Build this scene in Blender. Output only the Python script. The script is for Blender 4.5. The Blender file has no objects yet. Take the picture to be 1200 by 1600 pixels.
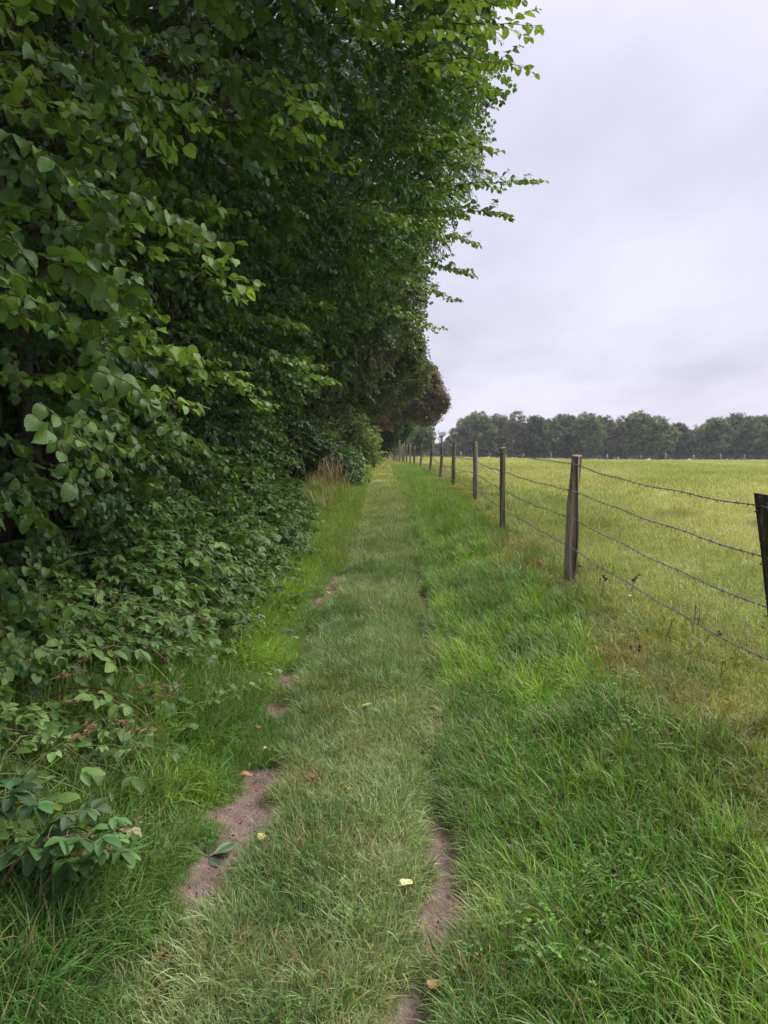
import bpy, math, random
import numpy as np
from math import radians as R, sin, cos, pi

S = bpy.context.scene
C = S.collection

# ------------------------------------------------------------------ camera
PITCH = R(4.2)
EYE = 1.5
cam = bpy.data.cameras.new('camera')
cam.sensor_fit = 'HORIZONTAL'; cam.sensor_width = 36; cam.lens = 36
cam.clip_start = 0.05; cam.clip_end = 6000
co = bpy.data.objects.new('camera', cam); C.objects.link(co)
co.location = (0, 0, EYE); co.rotation_euler = (R(90) - PITCH, 0, 0)
S.camera = co

# ------------------------------------------------------------------ world and sun
SUN_EL, SUN_AZ = R(52), R(62)      # azimuth measured from +y towards +x
W = bpy.data.worlds.new('World'); S.world = W; W.use_nodes = True
nt = W.node_tree; nt.nodes.clear()
def wn(t, **k):
    n = nt.nodes.new(t)
    for a, v in k.items(): setattr(n, a, v)
    return n
sky = wn('ShaderNodeTexSky', sky_type='NISHITA', sun_disc=False, sun_elevation=SUN_EL, sun_rotation=SUN_AZ)
sky.air_density = 1.0; sky.dust_density = 2.0
tc = wn('ShaderNodeTexCoord'); sp = wn('ShaderNodeSeparateXYZ')
nt.links.new(tc.outputs['Generated'], sp.inputs[0])
def wm(op, a, b=None, c=None, clamp=False):
    n = wn('ShaderNodeMath', operation=op, use_clamp=clamp)
    for i, v in enumerate((a, b, c)):
        if v is None: continue
        if isinstance(v, (int, float)): n.inputs[i].default_value = v
        else: nt.links.new(v, n.inputs[i])
    return n.outputs[0]
zc = wm('MAXIMUM', sp.outputs[2], 0.0)
den = wm('ADD', zc, 0.16)
cx = wm('DIVIDE', sp.outputs[0], den); cy = wm('DIVIDE', sp.outputs[1], den)
cb = wn('ShaderNodeCombineXYZ'); nt.links.new(cx, cb.inputs[0]); nt.links.new(cy, cb.inputs[1])
def wnoise(scale, det, rough, off):
    mp = wn('ShaderNodeMapping'); mp.inputs['Location'].default_value = (off, off * .7, 0)
    mp.inputs['Scale'].default_value = (1, .55, 1)
    nt.links.new(cb.outputs[0], mp.inputs[0])
    n = wn('ShaderNodeTexNoise'); n.inputs['Scale'].default_value = scale
    n.inputs['Detail'].default_value = det; n.inputs['Roughness'].default_value = rough
    nt.links.new(mp.outputs[0], n.inputs['Vector'])
    return n.outputs[0]
n1 = wnoise(.9, 4, .5, 3.1); n2 = wnoise(3.2, 5, .55, 7.7)
nn = wm('ADD', wm('MULTIPLY', n1, .78), wm('MULTIPLY', n2, .22))
mr = wn('ShaderNodeMapRange'); mr.inputs[1].default_value = .36; mr.inputs[2].default_value = .62
nt.links.new(nn, mr.inputs[0])
cr = wn('ShaderNodeMix', data_type='RGBA')
cr.inputs[6].default_value = (2.6, 2.52, 3.12, 1); cr.inputs[7].default_value = (3.5, 3.4, 4.12, 1)
nt.links.new(mr.outputs[0], cr.inputs[0])
# overcast zenith, boosted above the view as added light for the ground
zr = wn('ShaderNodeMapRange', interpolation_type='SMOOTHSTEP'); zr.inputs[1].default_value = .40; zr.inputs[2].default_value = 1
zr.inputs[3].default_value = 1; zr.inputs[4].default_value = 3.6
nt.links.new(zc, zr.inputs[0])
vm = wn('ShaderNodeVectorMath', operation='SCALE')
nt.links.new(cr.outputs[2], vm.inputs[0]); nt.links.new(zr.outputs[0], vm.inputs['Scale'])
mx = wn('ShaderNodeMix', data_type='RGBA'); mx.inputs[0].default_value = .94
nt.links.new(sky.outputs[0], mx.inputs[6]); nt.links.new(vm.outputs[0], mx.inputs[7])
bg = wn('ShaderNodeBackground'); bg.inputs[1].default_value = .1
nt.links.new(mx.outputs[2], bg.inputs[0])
wo = wn('ShaderNodeOutputWorld'); nt.links.new(bg.outputs[0], wo.inputs[0])

sl = bpy.data.lights.new('sun', 'SUN'); sl.energy = 1.5; sl.angle = R(25); sl.color = (1, .97, .92)
so = bpy.data.objects.new('sun', sl); C.objects.link(so)
so.rotation_euler = (pi / 2 - SUN_EL, 0, -SUN_AZ + pi)
so.location = (30, 20, 60)

S.view_settings.view_transform = 'Standard'; S.view_settings.look = 'None'
S.view_settings.gamma = 1; S.view_settings.exposure = 1.32
S.view_settings.use_curve_mapping = False
S.render.engine = 'CYCLES'
S.cycles.max_bounces = 7; S.cycles.diffuse_bounces = 4; S.cycles.glossy_bounces = 2
S.cycles.transmission_bounces = 4; S.cycles.volume_bounces = 0
S.cycles.use_denoising = True; S.cycles.denoising_prefilter = 'NONE'

# ------------------------------------------------------------------ numeric helpers
rng = np.random.default_rng(7)
random.seed(7)

def hash2(ix, iy, s=0):
    h = (ix.astype(np.int64) * 374761393 + iy.astype(np.int64) * 668265263 + s * 974634777) & 0xffffffff
    h = ((h ^ (h >> 13)) * 1274126177) & 0xffffffff
    return ((h ^ (h >> 16)) & 0xffff) / 65535.0
def vnoise(x, y, s=0):
    x = np.asarray(x, float); y = np.asarray(y, float)
    ix = np.floor(x); iy = np.floor(y); fx = x - ix; fy = y - iy
    fx = fx * fx * (3 - 2 * fx); fy = fy * fy * (3 - 2 * fy)
    a = hash2(ix, iy, s); b = hash2(ix + 1, iy, s); c = hash2(ix, iy + 1, s); d = hash2(ix + 1, iy + 1, s)
    return (a * (1 - fx) + b * fx) * (1 - fy) + (c * (1 - fx) + d * fx) * fy
def fbm(x, y, s=0, o=3):
    r = 0; a = .5; t = 0
    for i in range(o):
        r = r + a * vnoise(np.asarray(x) * 2 ** i, np.asarray(y) * 2 ** i, s + i * 17); t += a; a *= .5
    return r / t
def sstep(a, b, x):
    t = np.clip((np.asarray(x, float) - a) / (b - a), 0, 1); return t * t * (3 - 2 * t)
def ray(px, py):
    dx = (px - 600) / 1200; dy = (800 - py) / 1200
    return np.array([dx, cos(PITCH) + dy * sin(PITCH), -sin(PITCH) + dy * cos(PITCH)])
def P(px, py, Z):
    d = ray(px, py); return np.array([0, 0, EYE]) + d * (Z / d[1])

# ------------------------------------------------------------------ terrain
FY = np.array([-15, 0, 3.25, 6.5, 9.75, 13, 16.25, 19.5, 23.5, 29, 35, 38, 41.5, 45, 48, 51, 54, 58, 62, 66, 70, 74, 78, 83, 88, 93, 98, 104, 110, 130, 170, 1600])
FX = np.array([1.64, 1.66, 1.66, 1.60, 1.54, 1.52, 1.50, 1.45, 1.43, 1.40, 1.37, 1.30, 1.21, 1.16, 1.12, 1.02, .9, .82, .78, .71, .64, .49, .39, .2, .07, -.08, -.25, -.4, -.6, -2, -5, -5])
def fence_x(y): return np.interp(y, FY, FX)
def shift(y): return np.minimum(fence_x(y) - 1.43, 0.0)
def zpath(y):
    y = np.asarray(y, float)
    return np.interp(y, [-15, 2, 6, 10, 16, 24, 30, 40, 60, 90, 120, 170, 1600], [-.05, 0, .08, .25, .52, .76, .90, 1.06, 1.08, 1.1, 1.05, .9, .5])
def zfence(y):
    return np.interp(y, [-15, 3.25, 6.5, 9.75, 13, 16.25, 24, 29, 41, 65, 95, 130, 170, 1600], [.25, .31, .40, .54, .73, .85, .98, 1.0, 1.05, 1.05, 1.1, 1.05, .9, .5])
def rut_l(y): return -.60 + .14 * sstep(5, 10, y) + .035 * np.sin(np.asarray(y) * 2.3) + .02 * np.sin(np.asarray(y) * 5.1)
def rut_r(y): return .10 * (vnoise(np.asarray(y) / .8, 7.7, 3) - .5) * sstep(3, 4, y) + np.interp(y, [0, 2, 2.7, 4, 7, 14, 30], [.10, .12, .19, .26, .36, .5, .55]) + .02 * np.sin(np.asarray(y) * 3.1)
def ground_z(x, y):
    x = np.asarray(x, float); y = np.asarray(y, float)
    u = x - shift(y)
    zp = zpath(y); zf = zfence(y)
    z = zp + (zf - zp) * sstep(.35, 1.5, u)
    d = np.maximum(x - fence_x(y), 0)
    far = .42 + .45 * (fbm(x / 45, y / 30, 5) - .5)
    k = sstep(0, 45, d) * sstep(-2, 8, y) * .9 + sstep(0, 45, d) * .1
    z = z + (far - z) * k
    z = z + .14 * sstep(-.75, -1.6, u) * 1.0
    z = z + .30 * sstep(-2.0, -5.0, u)
    z = z - .035 * np.exp(-((u - rut_l(y)) / .11) ** 2) - .03 * np.exp(-((u - rut_r(y)) / .10) ** 2)
    z = z + .05 * (fbm(x / .8, y / .8, 9) - .5) * sstep(0, 3, y) + .025 * (fbm(x / .2, y / .2, 13) - .5)
    z = z + .010 * (fbm(x / .06, y / .08, 19) - .5) * (y < 12)
    return z
def bare(x, y):
    """how bare the soil is, 0..1"""
    x = np.asarray(x, float); y = np.asarray(y, float); u = x - shift(y)
    n = fbm(x / .16, y / .22, 31)
    sl_ = np.interp(y, [0, 2.0, 2.3, 2.45, 2.6, 2.9, 3.45, 3.7, 3.9, 4.2, 4.6, 5.0, 5.6, 6.3, 7, 9, 10, 12, 16, 22], [.2, .3, .25, .3, .85, 1.1, 1.1, .58, .35, .68, .74, .35, .3, .6, .74, .76, .42, .2, .2, .1])
    sr_ = np.interp(y, [0, 1.9, 2.05, 2.2, 2.35, 2.5, 2.75, 3.0, 3.4, 4, 5, 6.5, 7.2, 8, 10, 20], [.6, .9, .8, .45, .85, 1.0, .92, .55, .45, .35, .35, .4, .68, .4, .3, .15])
    w = .098 + .012 * sstep(3.6, 2.8, y)
    a = sl_ * np.exp(-((u - rut_l(y)) / (w * 1.15)) ** 2) + sr_ * np.exp(-((u - rut_r(y)) / (w * .95)) ** 2)
    b = sstep(.42, .66, a + (n - .5) * 1.5)
    b2 = sstep(.70, .82, fbm(x / .25 + 9, y / .25, 77)) * sstep(-.7, -.4, u) * sstep(.5, .2, u) * .8
    return np.clip(np.maximum(b, b2), 0, 1)
def G(px, py):
    d = ray(px, py); o = np.array([0, 0, EYE]); t = .5
    while t < 400:
        p = o + d * t
        if p[2] < ground_z(p[0], p[1]): break
        t += .01 + t * .002
    return p

# ------------------------------------------------------------------ materials
def mat(name):
    m = bpy.data.materials.new(name); m.use_nodes = True; m.node_tree.nodes.clear(); return m, N(m.node_tree)
class N:
    def __init__(s, t): s.t = t
    def n(s, typ, **k):
        x = s.t.nodes.new(typ)
        for a, v in k.items(): setattr(x, a, v)
        return x
    def l(s, a, b): s.t.links.new(a, b)
    def put(s, sock, v):
        if isinstance(v, (int, float)): sock.default_value = v
        elif isinstance(v, (tuple, list)): sock.default_value = v
        else: s.l(v, sock)
    def m(s, op, a, b=None, c=None, clamp=False):
        x = s.n('ShaderNodeMath', operation=op, use_clamp=clamp)
        for i, v in enumerate((a, b, c)):
            if v is not None: s.put(x.inputs[i], v)
        return x.outputs[0]
    def mix(s, f, a, b, blend='MIX'):
        x = s.n('ShaderNodeMix', data_type='RGBA', blend_type=blend)
        s.put(x.inputs[0], f); s.put(x.inputs[6], a); s.put(x.inputs[7], b); return x.outputs[2]
    def noise(s, scale, det=3, rough=.5, vec=None, out=0):
        x = s.n('ShaderNodeTexNoise'); x.inputs['Scale'].default_value = scale
        x.inputs['Detail'].default_value = det; x.inputs['Roughness'].default_value = rough
        if vec is not None: s.l(vec, x.inputs['Vector'])
        return x.outputs[out]
    def rng(s, v, a, b, c=0, d=1, interp='SMOOTHSTEP'):
        x = s.n('ShaderNodeMapRange', interpolation_type=interp)
        s.put(x.inputs[0], v)
        for i, q in enumerate((a, b, c, d)): x.inputs[i + 1].default_value = q
        return x.outputs[0]
    def attr(s, name, typ='GEOMETRY'): return s.n('ShaderNodeAttribute', attribute_name=name, attribute_type=typ)
    def scale(s, col, f):
        x = s.n('ShaderNodeVectorMath', operation='SCALE'); s.put(x.inputs[0], col); s.put(x.inputs['Scale'], f); return x.outputs[0]
    def addv(s, a, b):
        x = s.n('ShaderNodeVectorMath', operation='ADD'); s.put(x.inputs[0], a); s.put(x.inputs[1], b); return x.outputs[0]
    def bump(s, h, st, dist=.01):
        x = s.n('ShaderNodeBump'); x.inputs['Strength'].default_value = st; x.inputs['Distance'].default_value = dist
        s.l(h, x.inputs['Height']); return x.outputs[0]
    def pbsdf(s, col, rough=.6, spec=.4, normal=None):
        b = s.n('ShaderNodeBsdfPrincipled'); s.put(b.inputs['Base Color'], col); s.put(b.inputs['Roughness'], rough)
        b.inputs['Specular IOR Level'].default_value = spec
        if normal is not None: s.l(normal, b.inputs['Normal'])
        return b.outputs[0]
    def out(s, sh):
        o = s.n('ShaderNodeOutputMaterial'); s.l(sh, o.inputs[0])

def leaf_material(name, veins=7.0, oddt=.997, trans=.26, rough=.45, spec=.35, slope=.55):
    m, q = mat(name)
    oi = q.n('ShaderNodeObjectInfo')
    base = q.addv(oi.outputs['Color'], q.attr('col', 'INSTANCER').outputs['Color'])
    rn = q.attr('rnd').outputs['Fac']
    r2 = q.m('FRACT', q.m('MULTIPLY', rn, 7.31))
    oirnd = oi.outputs['Random']
    val = q.m('MULTIPLY', q.m('ADD', .68, q.m('MULTIPLY', rn, .64)), q.m('ADD', .85, q.m('MULTIPLY', oirnd, .3)))
    c = q.scale(base, val)
    yel = q.rng(r2, .55, 1.0, 0, .45)
    c = q.mix(yel, c, q.mix(1.0, c, (1.55, 1.18, .75, 1), 'MULTIPLY'))
    odd = q.m('GREATER_THAN', q.m('FRACT', q.m('MULTIPLY', rn, 31.7)), oddt)
    c = q.mix(odd, c, (.30, .22, .05, 1))
    uv = q.n('ShaderNodeSeparateXYZ'); q.l(q.attr('luv').outputs['Vector'], uv.inputs[0])
    au = q.m('ABSOLUTE', uv.outputs[0])
    ph = q.m('MULTIPLY', q.m('SUBTRACT', uv.outputs[1], q.m('MULTIPLY', au, slope)), veins * 2 * pi)
    w = q.m('SINE', ph)
    vl = q.rng(w, .72, 1.0)
    mid = q.rng(au, .0, .09, 1, 0)
    v = q.m('MAXIMUM', q.m('MULTIPLY', vl, .22), mid)
    c = q.mix(q.m('MULTIPLY', v, .35), c, q.mix(1.0, c, (1.7, 1.5, 1.6, 1), 'MULTIPLY'))
    geo = q.n('ShaderNodeNewGeometry')
    back = q.mix(.5, c, q.mix(1.0, c, (1.45, 1.25, 1.6, 1), 'MULTIPLY'))
    c = q.mix(geo.outputs['Backfacing'], c, back)
    nz = q.noise(60, 2, .5)
    h = q.m('ADD', q.m('MULTIPLY', w, -.5), q.m('MULTIPLY', nz, .8))
    nrm = q.bump(h, .22, .003)
    pb = q.pbsdf(c, rough, spec, nrm)
    tr = q.n('ShaderNodeBsdfTranslucent'); q.l(q.mix(1.0, c, (1.35, 1.3, .6, 1), 'MULTIPLY'), tr.inputs[0])
    ms = q.n('ShaderNodeMixShader'); ms.inputs[0].default_value = trans
    q.l(pb, ms.inputs[1]); q.l(tr.outputs[0], ms.inputs[2]); q.out(ms.outputs[0])
    return m
def grass_material(name):
    m, q = mat(name)
    base = q.attr('col', 'INSTANCER').outputs['Color']
    dry = q.attr('dry', 'INSTANCER').outputs['Fac']
    oi = q.n('ShaderNodeObjectInfo')
    rn = q.attr('rnd').outputs['Fac']
    r2 = q.m('FRACT', q.m('MULTIPLY', rn, 7.31)); r3 = q.m('FRACT', q.m('MULTIPLY', rn, 17.7))
    c = q.scale(base, q.m('MULTIPLY', q.m('ADD', .5, q.m('MULTIPLY', r2, 1.05)), q.m('ADD', .85, q.m('MULTIPLY', oi.outputs['Random'], .3))))
    c = q.mix(q.m('MULTIPLY', r3, .45), c, q.mix(1.0, c, (1.4, 1.12, .8, 1), 'MULTIPLY'))
    uv = q.n('ShaderNodeSeparateXYZ'); q.l(q.attr('luv').outputs['Vector'], uv.inputs[0])
    straw = q.mix(r3, (.30, .22, .09, 1), (.42, .34, .17, 1))
    isdry = q.m('LESS_THAN', rn, dry)
    tipdry = q.m('MULTIPLY', q.rng(uv.outputs[1], .6, 1.0), q.m('LESS_THAN', r2, q.m('MULTIPLY', dry, 1.5)))
    c = q.mix(q.m('MULTIPLY', q.m('MAXIMUM', isdry, tipdry), .85), c, straw)
    pb = q.pbsdf(c, .45, .35)
    tr = q.n('ShaderNodeBsdfTranslucent'); q.l(q.mix(1.0, c, (1.2, 1.25, .6, 1), 'MULTIPLY'), tr.inputs[0])
    ms = q.n('ShaderNodeMixShader'); ms.inputs[0].default_value = .32
    q.l(pb, ms.inputs[1]); q.l(tr.outputs[0], ms.inputs[2]); q.out(ms.outputs[0])
    return m
def bark_material(name, c1, c2, sc=30):
    m, q = mat(name)
    tcn = q.n('ShaderNodeTexCoord'); mp = q.n('ShaderNodeMapping'); mp.inputs['Scale'].default_value = (1, 1, .25)
    q.l(tcn.outputs['Object'], mp.inputs[0])
    n = q.noise(sc, 5, .6, mp.outputs[0])
    c = q.mix(q.rng(n, .35, .65), c1 + (1,), c2 + (1,))
    q.out(q.pbsdf(c, .85, .2, q.bump(n, .6, .01)))
    return m
def wood_material(name, c1, c2, green=0.0, lich=0.0):
    m, q = mat(name)
    tcn = q.n('ShaderNodeTexCoord'); mp = q.n('ShaderNodeMapping'); mp.inputs['Scale'].default_value = (1, 1, .035)
    q.l(tcn.outputs['Object'], mp.inputs[0])
    n = q.noise(110, 5, .65, mp.outputs[0]); n0 = q.noise(28, 3, .5, mp.outputs[0])
    nb = q.noise(7, 4, .55, tcn.outputs['Object'])
    c = q.mix(q.rng(n, .3, .7), c1 + (1,), c2 + (1,))
    c = q.mix(q.rng(n0, .46, .64, 0, .85), c, tuple(v * .28 for v in c1) + (1,))
    c = q.mix(q.rng(nb, .45, .7, 0, green), c, (.10, .13, .055, 1))
    nl = q.noise(45, 3, .5, tcn.outputs['Object'])
    c = q.mix(q.rng(nl, .6, .68, 0, lich), c, (.30, .34, .26, 1))
    hh = q.m('ADD', n, q.m('MULTIPLY', n0, 1.5))
    q.out(q.pbsdf(c, .85, .2, q.bump(hh, .9, .006)))
    return m
def plain(name, c, rough=.7, var=.25, spec=.3, sc=40):
    m, q = mat(name)
    tcn = q.n('ShaderNodeTexCoord')
    n = q.noise(sc, 4, .55, tcn.outputs['Object'])
    cc = q.scale(c + (0,) if False else tuple(c), q.rng(n, .25, .75, 1 - var, 1 + var))
    q.out(q.pbsdf(cc, rough, spec, q.bump(n, .3, .003)))
    return m

M = {}
M['leaf'] = leaf_material('hazel_leaf_material')
M['bramble'] = leaf_material('bramble_leaf_material', veins=6.0, oddt=2.0, trans=.22, rough=.48, spec=.3, slope=.7)
M['fine'] = leaf_material('fine_leaf_material', veins=3, oddt=2.0, trans=.28, rough=.5, spec=.3)
M['grass'] = grass_material('grass_material')
M['twig'] = bark_material('twig_material', (.09, .055, .03), (.17, .12, .07), 60)
M['bark'] = bark_material('bark_material', (.055, .045, .035), (.13, .11, .085), 25)
M['cane'] = plain('bramble_cane_material', (.17, .20, .07), .5)
M['cane_red'] = plain('bramble_red_cane_material', (.16, .08, .05), .5)
M['post_a'] = wood_material('grey_brown_post_material', (.15, .115, .085), (.32, .26, .20), .15, .3)
M['post_b'] = wood_material('green_post_material', (.14, .125, .08), (.27, .24, .15), .5, .2)
M['post_c'] = wood_material('dark_post_material', (.038, .03, .022), (.10, .08, .058), .35, .5)
M['post_d'] = wood_material('pale_post_material', (.20, .165, .135), (.33, .28, .23))
M['split'] = wood_material('pale_split_wood_material', (.27, .20, .155), (.38, .30, .24))
M['wire'] = plain('barbed_wire_material', (.15, .14, .145), .5, .35, .5, 200)
M['seed'] = plain('seed_head_material', (.36, .25, .13), .8, .3, .2, 150)
M['straw'] = plain('straw_material', (.33, .27, .12), .7, .25, .2, 60)
M['dead'] = plain('dead_stalk_material', (.045, .03, .022), .9, .4, .1, 90)
M['russet'] = plain('dry_seed_stalk_material', (.22, .13, .075), .9, .4, .1, 90)
M['soil'] = plain('soil_crumb_material', (.18, .125, .10), .95, .3, .1, 30)
M['yellow'] = plain('yellow_leaf_material', (.52, .43, .13), .5, .25, .4, 120)
M['cream'] = plain('cream_leaf_material', (.72, .62, .30), .5, .25, .4, 120)
M['orange'] = plain('orange_leaf_material', (.33, .17, .075), .6, .3, .3, 120)
M['nut'] = plain('nut_material', (.35, .42, .16), .6, .2, .3, 60)

def ground_material(kind):
    m, q = mat(kind + '_material')
    tcn = q.n('ShaderNodeTexCoord'); pos = tcn.outputs['Object']
    n1 = q.noise(.08, 4, .55, pos); n2 = q.noise(.7, 4, .6, pos); n3 = q.noise(9, 5, .6, pos); n4 = q.noise(60, 4, .6, pos)
    soil = q.mix(q.rng(n3, .3, .7), (.155, .105, .085, 1), (.27, .195, .16, 1))
    soil = q.mix(q.rng(n4, .55, .75, 0, .7), soil, (.09, .062, .05, 1))
    thatch = q.mix(q.rng(n3, .35, .65), (.05, .075, .02, 1), (.12, .135, .05, 1))
    g = q.mix(q.rng(n2, .3, .7), (.26, .33, .085, 1), (.35, .39, .125, 1))
    g = q.mix(q.rng(n1, .4, .65, 0, .7), g, (.41, .41, .17, 1))
    g = q.mix(q.rng(n3, .5, .75, 0, .55), g, (.10, .15, .03, 1))
    dist = q.attr('far').outputs['Fac']
    c = q.mix(dist, thatch, g)
    c = q.mix(q.attr('bare').outputs['Fac'], c, soil)
    h = q.m('ADD', q.m('MULTIPLY', n3, .5), q.m('MULTIPLY', n4, .5))
    q.out(q.pbsdf(c, .95, .1, q.bump(h, 1.0, .035)))
    return m

# ------------------------------------------------------------------ mesh builder
def rotm(e):
    rx, ry, rz = e
    a, b, c, d, f, g = cos(rx), sin(rx), cos(ry), sin(ry), cos(rz), sin(rz)
    return np.array([[f * c, f * d * b - g * a, f * d * a + g * b], [g * c, g * d * b + f * a, g * d * a - f * b], [-d, c * b, c * a]])
class MB:
    def __init__(s): s.V = []; s.F = {3: [], 4: []}; s.FM = {3: [], 4: []}; s.U = []; s.Rn = []; s.n = 0
    def add(s, V, F, mi=0, luv=None, rnd=None):
        V = np.asarray(V, float); k = len(V)
        s.V.append(V)
        s.U.append(np.zeros((k, 3)) if luv is None else luv)
        s.Rn.append(np.full(k, rng.random() if rnd is None else rnd))
        for f in (F if isinstance(F, list) else [F]):
            f = np.asarray(f, int)
            if not len(f): continue
            w = f.shape[1]; s.F[w].append(f + s.n); s.FM[w].append(np.full(len(f), mi))
        s.n += k
    def addx(s, geo, e=(0, 0, 0), sc=1.0, pos=(0, 0, 0), mi=0, rnd=None):
        V, F, U = geo
        s.add((V * sc) @ rotm(e).T + np.asarray(pos), F, mi, U, rnd)
    def mesh(s, name, mats, smooth=True):
        me = bpy.data.meshes.new(name)
        V = np.concatenate(s.V); me.vertices.add(len(V)); me.vertices.foreach_set('co', V.ravel())
        idx, st, tot, mi, p = [], [], [], [], 0
        for w in (3, 4):
            if s.F[w]:
                f = np.concatenate(s.F[w]); idx.append(f.ravel()); st.append(p + np.arange(len(f)) * w)
                tot.append(np.full(len(f), w)); mi.append(np.concatenate(s.FM[w])); p += len(f) * w
        idx = np.concatenate(idx); st = np.concatenate(st); mi = np.concatenate(mi)
        me.loops.add(len(idx)); me.loops.foreach_set('vertex_index', idx.astype(np.int32))
        me.polygons.add(len(st)); me.polygons.foreach_set('loop_start', st.astype(np.int32))
        me.polygons.foreach_set('material_index', mi.astype(np.int32))
        me.polygons.foreach_set('use_smooth', np.full(len(st), smooth))
        a = me.attributes.new('luv', 'FLOAT_VECTOR', 'POINT'); a.data.foreach_set('vector', np.concatenate(s.U).ravel().astype(np.float32))
        a = me.attributes.new('rnd', 'FLOAT', 'POINT'); a.data.foreach_set('value', np.concatenate(s.Rn).astype(np.float32))
        for m_ in mats: me.materials.append(M[m_] if isinstance(m_, str) else m_)
        me.update(calc_edges=True); me.validate()
        return me
    def obj(s, name, mats, parent=None, smooth=True, link=True, loc=None):
        o = bpy.data.objects.new(name, s.mesh(name, mats, smooth))
        if link: C.objects.link(o)
        if parent is not None: o.parent = parent
        if loc is not None: o.location = loc
        return o
def tube(pts, rad, n=6, cap=True):
    pts = np.asarray(pts, float); k = len(pts)
    rad = np.full(k, rad) if np.isscalar(rad) else np.asarray(rad)
    t = np.gradient(pts, axis=0); t /= np.linalg.norm(t, axis=1)[:, None] + 1e-9
    ref = np.array([0, 0, 1.0]) if abs(t[:, 2]).mean() < .8 else np.array([1.0, 0, 0])
    a = np.cross(t, ref); a /= np.linalg.norm(a, axis=1)[:, None] + 1e-9; b = np.cross(t, a)
    th = np.arange(n) * 2 * pi / n
    V = (pts[:, None] + rad[:, None, None] * (np.cos(th)[None, :, None] * a[:, None] + np.sin(th)[None, :, None] * b[:, None])).reshape(-1, 3)
    i = np.arange(k - 1)[:, None] * n; j = np.arange(n)[None]
    j2 = (j + 1) % n
    Q = np.stack([i + j, i + j2, i + n + j2, i + n + j], -1).reshape(-1, 4)
    F = [Q]
    if cap:
        V = np.vstack([V, pts[-1] + t[-1] * rad[-1] * .3]); c = len(V) - 1; base = (k - 1) * n
        F.append(np.array([[base + q, base + (q + 1) % n, c] for q in range(n)]))
    return V, F, np.zeros((len(V), 3))
def bez(p0, p1, p2, k):
    t = np.linspace(0, 1, k)[:, None]
    return (1 - t) ** 2 * np.asarray(p0) + 2 * t * (1 - t) * np.asarray(p1) + t * t * np.asarray(p2)
def leaf_geo(L, Wd, rows, fold=.25, droop=.25, serr=0.0, curl=0.0, cup=0.0):
    """rows: list of (t, relative half width). A blade along +X, face up, folded on its midrib."""
    V, U = [], []
    for k, (t, w) in enumerate(rows):
        w2 = w * Wd / 2 * (1 + serr * (1 if k % 2 else -1)); x = t * L
        zc = -droop * L * t * t + curl * L * sin(t * 7)
        for u in (-1, -.5, 0, .5, 1):
            V.append((x, u * w2, zc + fold * abs(u) * w2 - cup * (abs(u) ** 2) * w2)); U.append((u, t, 1))
    F = []
    for k in range(len(rows) - 1):
        for j in range(4):
            a = k * 5 + j; F.append((a, a + 5, a + 6, a + 1))
    return np.array(V), [np.array(F)], np.array(U)
HAZ = [(0, .05), (.06, .55), (.22, .9), (.45, 1.0), (.68, .86), (.85, .5), (.93, .16), (1, .02)]
def hazel_leaf():
    f = rng.uniform
    g = leaf_geo(1, f(.74, .95), HAZ, f(.1, .7), f(.0, .55), .03, f(-.05, .05), f(-.1, .35))
    return g
def leaflet(serr=.06):
    rows = [(0, .05)]
    for k in range(1, 14):
        t = k / 14; rows.append((t, max(.03, (sin(pi * min(1, t * .92 + .03)) ** .75) * (1 - .35 * t) * 1.1)))
    rows.append((1, .01))
    return leaf_geo(1, rng.uniform(.6, .72), rows, rng.uniform(.15, .4), rng.uniform(.1, .35), serr)
def bramble_leaf_mb(mb, n=3, size=.06, pet=.05, e=(0, 0, 0), pos=(0, 0, 0), stemmi=1):
    """a compound leaf of n leaflets on its petiole"""
    T = rotm(e); pos = np.asarray(pos, float); rr = rng.random()
    p = bez((0, 0, 0), (pet * .5, 0, pet * .25), (pet, 0, pet * .1), 4)
    g = tube(p, .0012, 4); mb.add(g[0] @ T.T + pos, g[1], stemmi)
    angs = [0, 62, -62] if n == 3 else [0, 55, -55, 115, -115]
    for a in angs:
        s_ = size * (1.15 if a == 0 else (.95 if abs(a) < 70 else .75)) * rng.uniform(.9, 1.1)
        le = leaflet(); st = np.array([pet + (.25 * size if a == 0 else .02 * size), 0, pet * .1])
        TT = T @ rotm((rng.normal(0, .12), rng.uniform(.0, .35), R(a + rng.normal(0, 5))))
        mb.add((le[0] * s_) @ TT.T + st @ T.T + pos, le[1], 0, le[2], min(.999, max(0, rr + rng.normal(0, .02))))

# ------------------------------------------------------------------ prototypes for scattering (not linked to the scene)
def proto_sprig(i):
    mb = MB(); L = rng.uniform(.22, .32)
    p = bez((0, 0, 0), (L * .5, rng.normal(0, .02), .02), (L, rng.normal(0, .04), -.03), 6)
    mb.addx(tube(p, np.linspace(.003, .0012, 6), 4), mi=1)
    n = rng.integers(11, 15)
    for k in range(n):
        t = (k + .6) / n; q = p[min(5, int(t * 5.99))] + (p[min(5, int(t * 5.99) + 1)] - p[min(5, int(t * 5.99))]) * (t * 5.99 % 1) if t < .98 else p[5]
        s_ = 1 if k % 2 else -1
        az = s_ * R(rng.uniform(35, 75)) * (1 - .7 * (k == n - 1))
        mb.addx(hazel_leaf(), (rng.normal(0, .35), rng.uniform(-.1, .75), az), rng.choice([1, .75, .9]) * rng.uniform(.052, .082) * (1 - .2 * t), q + np.array([0, s_ * .006, 0]), 0)
    return mb.obj('sprig', ['leaf', 'twig'], link=False)
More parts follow.
